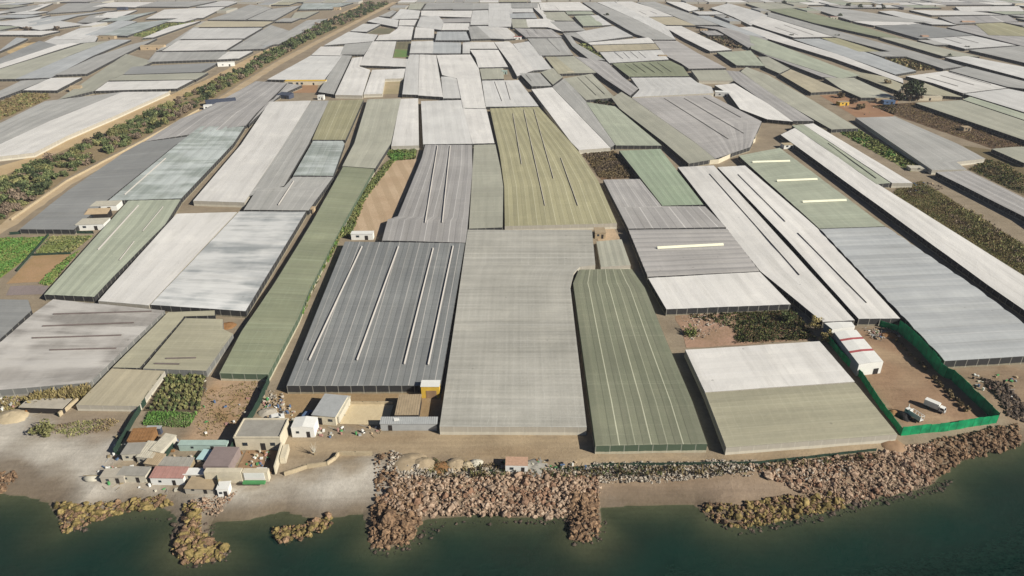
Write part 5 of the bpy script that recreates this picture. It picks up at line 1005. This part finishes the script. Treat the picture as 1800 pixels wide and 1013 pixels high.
hd = math.atan2(-.74, .67)
def lorry(root, W_, bx, s):
    bx("cargo_box", 'white', (-1.5, 0, 2.2, 5.6, 2.4, 2.5)); bx("chassis", 'dark', (-.4, 0, .75, 7.6, 1.0, .3))
    m = MB(); pr = [(1.55, .6), (3.7, .6), (3.75, 1.5), (3.3, 2.55), (1.6, 2.6)]
    for sg in (-1.1, 1.1): m.poly([W_(a, sg, c) for a, c in pr])
    for (a, c), (a2, c2) in zip(pr, pr[1:] + pr[:1]): m.quad(W_(a, -1.1, c), W_(a2, -1.1, c2), W_(a2, 1.1, c2), W_(a, 1.1, c))
    m.build("cab", PL['white'], root)
    g = MB(); g.quad(W_(3.76, -.95, 1.55), W_(3.76, .95, 1.55), W_(3.37, .95, 2.45), W_(3.37, -.95, 2.45)); g.build("windscreen", PL['glass'], root)
    for sg in (-1, 1): g = MB(); g.quad(W_(2.0, sg * 1.115, 1.5), W_(3.4, sg * 1.115, 1.5), W_(3.15, sg * 1.115, 2.35), W_(2.0, sg * 1.115, 2.4)); g.build("side_window", PL['glass'], root)
    for sg in (-.8, .8): bx("headlight", 'steel', (3.75, sg, .95, .08, .35, .22)); bx("mirror", 'dark', (3.5, sg * 1.55, 1.9, .1, .15, .45))
    bx("bumper", 'steel', (3.8, 0, .6, .2, 2.2, .25))
    for a in (2.7, -2.3, -3.4):
        for sg in (-1.0, 1.0): wheel(root, W_(a, sg, .5), .5, .3, s)
vehicle(1643, 720, hd, "white box lorry parked in the sandy yard of the green fence", "lorry", "lorry", lorry, .68)
def flatbed(root, W_, bx, s):
    bx("bed", 'white', (1.3, 0, 1.1, 5.4, 2.4, .25)); bx("chassis", 'dark', (.2, 0, .8, 7.4, .9, .3))
    bx("side_board", 'white', (1.3, -1.15, 2.2, 5.4, .12, 2.0))
    for a in (-1.3, 0., 1.3, 2.6, 3.9): bx("stake", 'white', (a, 1.15, 2.2, .14, .14, 2.1))
    bx("rail", 'white', (1.3, 1.15, 3.25, 5.4, .14, .14)); bx("rail", 'white', (3.95, 0, 3.25, .14, 2.4, .14)); bx("headboard", 'white', (-1.35, 0, 2.3, .12, 2.4, 2.2))
    bx("load", 'pale', (.4, .1, 1.5, 1.6, 1.4, .6), (2.4, -.3, 1.45, 1.2, 1.2, .5)); bx("cab", 'white', (-2.5, 0, 1.75, 1.9, 2.2, 2.2)); bx("windscreen", 'bluegrey', (-1.52 - 1.98, 0, 2.2, .06, 1.9, .8))
    bx("mast", 'white', (-3.2, .6, 3.6, .25, .25, 1.8))
    for sg in (-1, 1): bx("side_window", 'bluegrey', (-2.5, sg * 1.12, 2.2, 1.2, .05, .7))
    for a in (-2.4, 2.2, 3.3):
        for sg in (-1.0, 1.0): wheel(root, W_(a, sg, .5), .5, .3, s)
vehicle(1604, 734, math.atan2(-.92, .42), "white stake-sided flatbed truck with an open frame bed beside a dark mound", "truck", "flatbed_truck", flatbed, .66)
def tractor(root, W_, bx, s):
    bx("body", 'yellow', (.6, 0, 1.3, 2.2, 1.2, .9)); bx("cab", 'yellow', (-.9, 0, 1.9, 1.2, 1.4, 1.5)); bx("roof", 'white', (-.9, 0, 2.75, 1.4, 1.6, .12)); bx("window", 'glass', (-.26, 0, 2.1, .05, 1.1, .8)); bx("bucket", 'steel', (2.6, 0, .7, .7, 1.8, .8)); bx("arm", 'yellow', (1.9, .6, 1.2, 1.6, .14, .2), (1.9, -.6, 1.2, 1.6, .14, .2))
    for sg in (-.85, .85): wheel(root, W_(-.9, sg, .75), .75, .4, s); wheel(root, W_(1.2, sg, .5), .5, .3, s)
vehicle(704, 750, 0.2, "yellow loader parked at the open front of the brown plank shed", "loader", "loader", tractor)
def car(matc):
    def f(root, W_, bx, s):
        m = MB(); pr = [(-2., .4), (2., .4), (2.05, .85), (1.2, .95), (.5, 1.45), (-1.3, 1.45), (-1.95, .95)]
        for sg in (-.82, .82): m.poly([W_(a, sg, c) for a, c in pr])
        for (a, c), (a2, c2) in zip(pr, pr[1:] + pr[:1]): m.quad(W_(a, -.82, c), W_(a2, -.82, c2), W_(a2, .82, c2), W_(a, .82, c))
        m.build("body", PL[matc], root); g = MB(); g.quad(W_(1.16, -.7, 1.0), W_(1.16, .7, 1.0), W_(.56, .7, 1.43), W_(.56, -.7, 1.43)); g.build("windscreen", PL['glass'], root)
        for sg in (-1, 1): g = MB(); g.quad(W_(-1.4, sg * .83, .98), W_(.9, sg * .83, .98), W_(.45, sg * .83, 1.38), W_(-1.2, sg * .83, 1.38)); g.build("side_window", PL['glass'], root)
        for a in (-1.25, 1.25):
            for sg in (-.75, .75): wheel(root, W_(a, sg, .32), .32, .2, s)
    return f
vehicle(541, 733, 1.3, "dark blue car parked in the shade left of the grey slab shed", "car", "car", car('blue'))
vehicle(487, 737, .4, "white van-like car among the junk behind the seaside house", "car", "car", car('white'))
# dark mound by the flatbed, tyres and bushes along the fence
def mound(x, y, r, h, mat, label, name="heap", cat="heap", sx=1.3, group=None):
    p = gp(x, y); V = []; n = 16; o = Vector((x, y, 0))
    rings = 6
    V = [(0, 0, h)]; F = []
    for i in range(1, rings + 1):
        q = i / rings
        for k in range(n): a = 2 * math.pi * k / n; j = 1 + .28 * mnoise.noise(Vector((math.cos(a) * 1.3, math.sin(a) * 1.3, q * 2)) + o); V.append((r * sx * q * j * math.cos(a), r * q * j * math.sin(a), h * (1 - q ** 1.6) * (1 + .3 * mnoise.noise(Vector((a, q * 3, 1)) + o)) - (.3 if i == rings else 0)))
    for k in range(n): F.append((0, 1 + k, 1 + (k + 1) % n))
    for i in range(rings - 1):
        for k in range(n): F.append((1 + i * n + k, 1 + (i + 1) * n + k, 1 + (i + 1) * n + (k + 1) % n, 1 + i * n + (k + 1) % n))
    mb = MB(); mb.v = [(a + p.x, b + p.y, c + p.z) for a, b, c in V]; mb.f = F; mb.mi = [0] * len(F); ob = mb.build(name, PL[mat], loc=p, smooth=True); tag(ob, label, cat, group); return ob
mound(1588, 733, 2.4, 1.3, 'black', "black mound beside the white flatbed truck", sx=.9)  # plain black mound left of the flatbed
mound(1569, 726, 1.4, .9, 'rust', "small rusty scrap heap against the green fence")
mound(722, 813, 3.8, 1.2, 'clay', "largest tan sand heap on the bank left of the lone cabin", sx=1.4); mound(742, 817, 3.4, 1.3, 'clay', "rounded tan sand heap, right of the largest one", sx=1.3)
mound(801, 816, 2.4, 1.1, 'clay', "small pale sand heap with a dark hollow beside it"); mound(837, 814, 1.5, .9, 'pale', "whitish gravel heap just left of the lone cabin"); mound(776, 822, 2.6, .8, 'rust', "rusty orange earth heap between the sand heaps")
mound(822, 818, 1.6, .9, 'stone', "little cream sand heap beside the whitish gravel heap")
mound(20, 733, 4.0, 1.5, 'stone', "pale stone heap at the left edge of the beach yard")
mound(398, 573, 3.0, .8, 'rust', "rust-orange earth heap at the far corner of the square tan net roof"); mound(1563, 590, 2.4, 1.0, 'rust', "orange-brown earth heap at the far end of the sandy yard")
mound(940, 822, 3.4, .8, 'greyroof', "grey dumped rubble heap right of the lone cabin"); mound(470, 726, 2.4, .9, 'conc', "pale rubble heap behind the seaside house"); mound(1568, 782, 3.0, 1.0, 'brown', "dark brown brush heap at the sea end of the net roof greenhouse")
for i in range(16):
    t_ = i / 15; x = 1577 + (1697 - 1577) * t_ + rng.uniform(-1, 1); y = 602 + (722 - 602) * t_ + rng.uniform(-1, 1)
    if 6 < i < 8: continue
    put(crown_mesh("shrub", 500 + i, 90, .26, .8, .5, 'brown', 5), "shrub", at(x, y).x, at(x, y).y, rng.uniform(.9, 1.5), rng.uniform(.9, 1.4), "dark young shrub in the row inside the green fence's right side", "shrub", "young shrubs along the green fence", z=0)
# dead palm on the terrace
p = gp(553, 800); root = empty("yucca", p, "spiky pale yucca with bare upright arms on the beach terrace", "plant"); mb = MB(); mb.cyl(p - Vector((0, 0, .2)), p + Vector((0, 0, .9)), .16, .12, 7); mb.build("stem", PL['wood'], root); lf = MB()
for k in range(13):
    a = 2 * math.pi * k / 13; tip = p + Vector((math.cos(a) * .9, math.sin(a) * .9, 1.5 + 1.1 * (k % 3))); lf.cyl(p + Vector((0, 0, .8)), tip, .1, .02, 5)
lf.build("leaves", PL['pale'], root)
# netted canopy posts
# odds and ends lying about the shacks, yards and lanes
cl_ = MB(); CM = ['pale', 'white', 'wood', 'rust', 'blue', 'black', 'sheet', 'tan', 'redpale', 'greensheet']
for poly, n in (([(205,760),(400,785),(395,860),(160,850)], 170), ([(460,695),(500,700),(530,745),(470,745)], 60), ([(545,750),(690,750),(690,764),(560,772)], 40), ([(590,705),(606,705),(596,746),(586,746)], 40), ([(1520,575),(1560,585),(1540,600)], 30), ([(0,700),(50,700),(60,740),(0,740)], 40), ([(860,808),(1040,812),(1030,824),(880,826)], 50), ([(1660,655),(1790,660),(1780,700),(1730,690)], 40), ([(420,795),(480,795),(470,825),(430,825)], 30), ([(1440,165),(1560,182),(1570,200),(1510,205)], 30), ([(1580,318),(1640,322),(1620,340),(1590,340)], 30), ([(350,664),(460,668),(420,760),(340,770)], 16)):
    for x, y in scatter(poly, n, n + 5):
        z = float(terr(np.array([x]), np.array([y]))[0]) if y < 230 else 0.; q = rng.random()
        if q < .6: cl_.box(x, y, z + .15, rng.uniform(.2, 1.1), rng.uniform(.2, .8), rng.uniform(.2, .6), rng.uniform(0, 3.1), m=rng.randrange(10))
        elif q < .8: a_ = rng.uniform(0, 6.28); cl_.cyl((x, y, z + .1), (x + math.cos(a_) * rng.uniform(1, 3), y + math.sin(a_) * 1.5, z + rng.uniform(.1, .5)), .05, .05, 5, m=rng.choice([2, 6]))
        else: cl_.cyl((x, y, z - .1), (x, y, z + rng.uniform(.3, 1.0)), .3, .3, 8, m=rng.randrange(10))
tag(cl_.build("clutter", [PL[k] for k in CM]), kind="stuff")
# --- far and middle huts
HUTS = [(1055,420,4.6,6.,2.8,0,'clay','clay','flat',"square cream hut with a flat roof right of the big weathered grey greenhouse"), (637,422,9.5,3.2,2.8,.02,'white','white','flat',"white flat box building at the foot of the bare sandy plot"),
 (545,376,4.0,3.2,2.4,0,'tan','tan','flat',"tan block hut beside the sandy track, with a dark doorway"), (184,371,12,7.,2.6,.1,'white','pale','flat',"whitish building by the dark slate greenhouse, the farther one"), (171,386,10.,5.,2.6,.1,'dark','tan','shed',"open tan-roofed shelter between two whitish buildings"), (160,405,12.,7.5,2.8,.1,'white','pale','flat',"whitish building by the dark slate greenhouse, the nearer one"),
 (390,186,22,10,3.4,.45,'navy','navy','gable',"dark blue-grey gabled shed beside the ravine road"), (366,193,6,5,2.8,.3,'white','white','flat',"little white hut left of the dark blue-grey gabled shed"), (498,174,11,7,2.8,-.3,'navy','navy','shed',"small dark shed at the corner below the brown yard"), (564,176,5,4,3.2,0,'white','white','flat',"small white hut at the head of the narrow grey strips"),
 (537,150,36,6,3.4,.02,'cream','yellow','flat',"cream yard wall building with several dark doorways"), (910,70,10,4,3.4,0,'white','red','flat',"small white hut with a red roof edge, far middle"), (1165,104,9,6,3.4,0,'tan','clay','flat',"tiny tan hut between the wavy lane and a slotted roof"), (1270,170,12,7,3.2,-.2,'white','white','flat',"small white hut where the cream front wall ends"),
 (1003,132,6,4,2.8,0,'cream','cream','flat',"tiny cream hut between the tan striped roof and the lane"), (1237,56,10,6,3.0,0,'tan','clay','flat',"small tan hut at the top of the brown fallow wedge"), (1466,34,12,7,3.4,0,'pale','redpale','flat',"pinkish little hut next to the single round bush, upper right"), (1626,69,8,6,4.,0,'orange','orange','flat',"tiny orange hut on the last long dark lane"),
 (1552,182,10,5,3.0,-.1,'tan','clay','flat',"tan hut beside the blue container in the dry vineyard"), (1563,184,9,4,2.8,0,'blue','blue','flat',"blue container hut at the top of the dry vineyard"), (1620,177,32,4,3.,-.02,'cream','cream','flat',"long cream farm wall at the foot of the big round tree"), (1484,186,8,5,2.6,.2,'yellow','clay','flat',"yellowish hut in the brown farmyard"),
 (1566,12,30,8,4.,-.05,'cream','clay','gable',"tan farmhouse right of the top right tree row"), (1793,12,20,9,5.,0,'cream','cream','flat',"cream building in the top right corner"), (1702,43,18,7,3.4,-.1,'tan','orange','gable',"low orange-tan farm building, far right"), (268,88,26,8,4.,.1,'tan','clay','gable',"little tan farmhouse in the far left field"),
 (214,18,16,8,4.5,0,'navy','navy','flat',"dark green-black hut in the far left field"), (398,117,16,5,3.6,.3,'white','white','flat',"white shed at the edge of the ravine trees"), (186,69,22,7,3.2,0,'clay','clay','flat',"row of small tan huts at the end of the blue roof, far left"), (592,18,12,8,4.,0,'tan','clay','flat',"tan hut with dark window at the ravine's far end"),
 (133,162,9,5,3.4,.2,'clay','clay','shed',"small sandy-roofed hut beyond the ravine, by the grey two-tone roof"), (1387,262,7,5,2.4,.1,'white','stone','flat',"low white hut above the pale green flap-roofed greenhouse"), (887,131,5,4,3.,0,'teal','teal','flat',"blue-green water tank hut beside the wide dark lane"), (1623,302,14,6,1.6,-.1,'pale','pale','flat',"low pale basin at the end of the walled vegetable garden"), (1700,231,5,5,2.4,0,'clay','clay','flat',"tiny tan hut on the edge of the plain grey greenhouse roof")]
for (x, y, w, d, h, r, wa, ro, k, lb) in HUTS: house(x, y, w, d, h, lb, "hut", "hut", r, wa, ro, k, rise=1.0, door=(w * .2, min(1.4, w * .2), 2.0), wins=((-w * .2, 1.7, min(1.4, w * .2), .9),) if w < 30 else tuple((lx, 1.5, 2.0, 1.8) for lx in (-14, -12, -7, -3)), z=0)
# ================================================================ ground cover of more roofs where the survey stops (beyond the frame and at the far end)
def covered(pts):
    X = np.array([p[0] for p in pts]); Y = np.array([p[1] for p in pts]); hit = np.zeros(len(X), bool)
    for F_ in FOOT:
        fx = [q[0] for q in F_]; fy = [q[1] for q in F_]
        if max(fx) < X.min() or min(fx) > X.max() or max(fy) < Y.min() or min(fy) > Y.max(): continue
        hit |= inpoly(X, Y, F_)
    return hit.any()
KEEP = [wp(q) for q in (RAV, [(-60,462),(0,420),(250,262),(350,205),(705,3),(640,3),(300,160),(60,266),(-60,330)], [(1530,180),(1620,170),(1860,262),(1860,300),(1745,264),(1432,165)], [(1570,342),(1578,318),(1640,300),(1800,410),(1860,440),(1860,520)],[(60,150),(100,160),(100,178),(0,218),(-60,240),(-60,190)])]
fill_cols = 'WWwGMKobEwGTW'
def at_row(yp):
    return at(900, yp, 3.6).y
YB = [at_row(v) for v in (126, 112, 100, 90, 80, 70, 62, 54, 46, 39, 32, 26, 20, 14, 9, 4, 0, -4, -8)]
nfill = 0; cand = []; HAZE = .00008
for j in range(len(YB) - 1):
    y0, y1 = YB[j], YB[j + 1]; X = -y1 * .8
    while X < y1 * .8:
        wd = rng.uniform(18, 60); sl = max(-.9, min(.9, X / (y0 + 150) * .9)); ya, yb = y0 + rng.uniform(1, 6), y1 - rng.uniform(1, 4)
        q = [(X + 1, ya), (X + wd - 1, ya), (X + wd - 1 + sl * 0, yb), (X + 1 + sl * 0, yb)]
        samples = [(q[0][0] + (q[1][0] - q[0][0]) * a, ya + (yb - ya) * b) for a in np.linspace(0, 1, 6) for b in np.linspace(0, 1, 5)]
        bad = covered(samples)
        if not bad:
            sx = np.array([s[0] for s in samples]); sy = np.array([s[1] for s in samples])
            for K in KEEP: bad |= bool(inpoly(sx, sy, K).any())
        if bad: X += 6; continue
        cand.append((q, ya)); X += wd
def px_(x, y, z=3.6):
    dz = z - CAM_H; f = y * cp - dz * sp; u = x / f; v = (y * sp + dz * cp) / f; return (900 + u * FPX, 506.5 - v * FPX)
CNAME = {'W': 'white', 'w': 'off-white', 'G': 'grey', 'M': 'lilac-grey', 'K': 'striped grey', 'o': 'grey-olive', 'b': 'pale blue-grey', 'E': 'pale green', 'T': 'tan'}
rest = MB(); keys = list(CNAME); rl = []
for q, ya in cand:
    L = [px_(*q[0]), px_(*q[3])]; R = [px_(*q[1]), px_(*q[2])]
    ar = abs(R[0][0] - L[0][0]) * abs(L[0][1] - L[1][1]); rl.append((ar, L, R, q))
rl = [r for r in rl if -60 < (r[1][0][0] + r[2][0][0]) / 2 < 1860]
rl.sort(key=lambda r: -r[0])
for i, (ar, L, R, q) in enumerate(rl):
    c = rng.choice(fill_cols)
    if i < 78 and L[0][1] > 2:
        xm = (L[0][0] + R[0][0]) / 2; side = 'left' if xm < 600 else 'middle' if xm < 1200 else 'right'
        H(c, L, R, f"small {CNAME[c]} greenhouse among the distant roofs at the {side} of the top edge", h=3.6, group=f"distant {CNAME[c]} greenhouses, {side}"); nfill += 1
    else:
        rest.prism(q, -.3, rng.uniform(3.2, 4.0), m=0, mtop=1 + keys.index(c)) 
if rest.v:
    o = rest.build("distant_greenhouses", [WM['g']] + [RM[k] for k in keys]); tag(o, kind="stuff")
print("FILL", nfill, len(rl), "HOUSES", len(FOOT), "OBJ", len(bpy.data.objects))
# ---------------------------------------------------------------- sea air
hz = MB(); hz.box(0, 2280, 53.5, 7300, 6200, 143); t = NT("haze_air"); t.n.remove(t.b)
v = t.N("ShaderNodeVolumePrincipled"); v.inputs["Color"].default_value = (.93, .95, 1, 1); v.inputs["Density"].default_value = HAZE; v.inputs["Anisotropy"].default_value = 0.0; t.con(v.outputs[0], t.out.inputs["Volume"])
o = hz.build("haze", t.m); tag(o, kind="stuff")
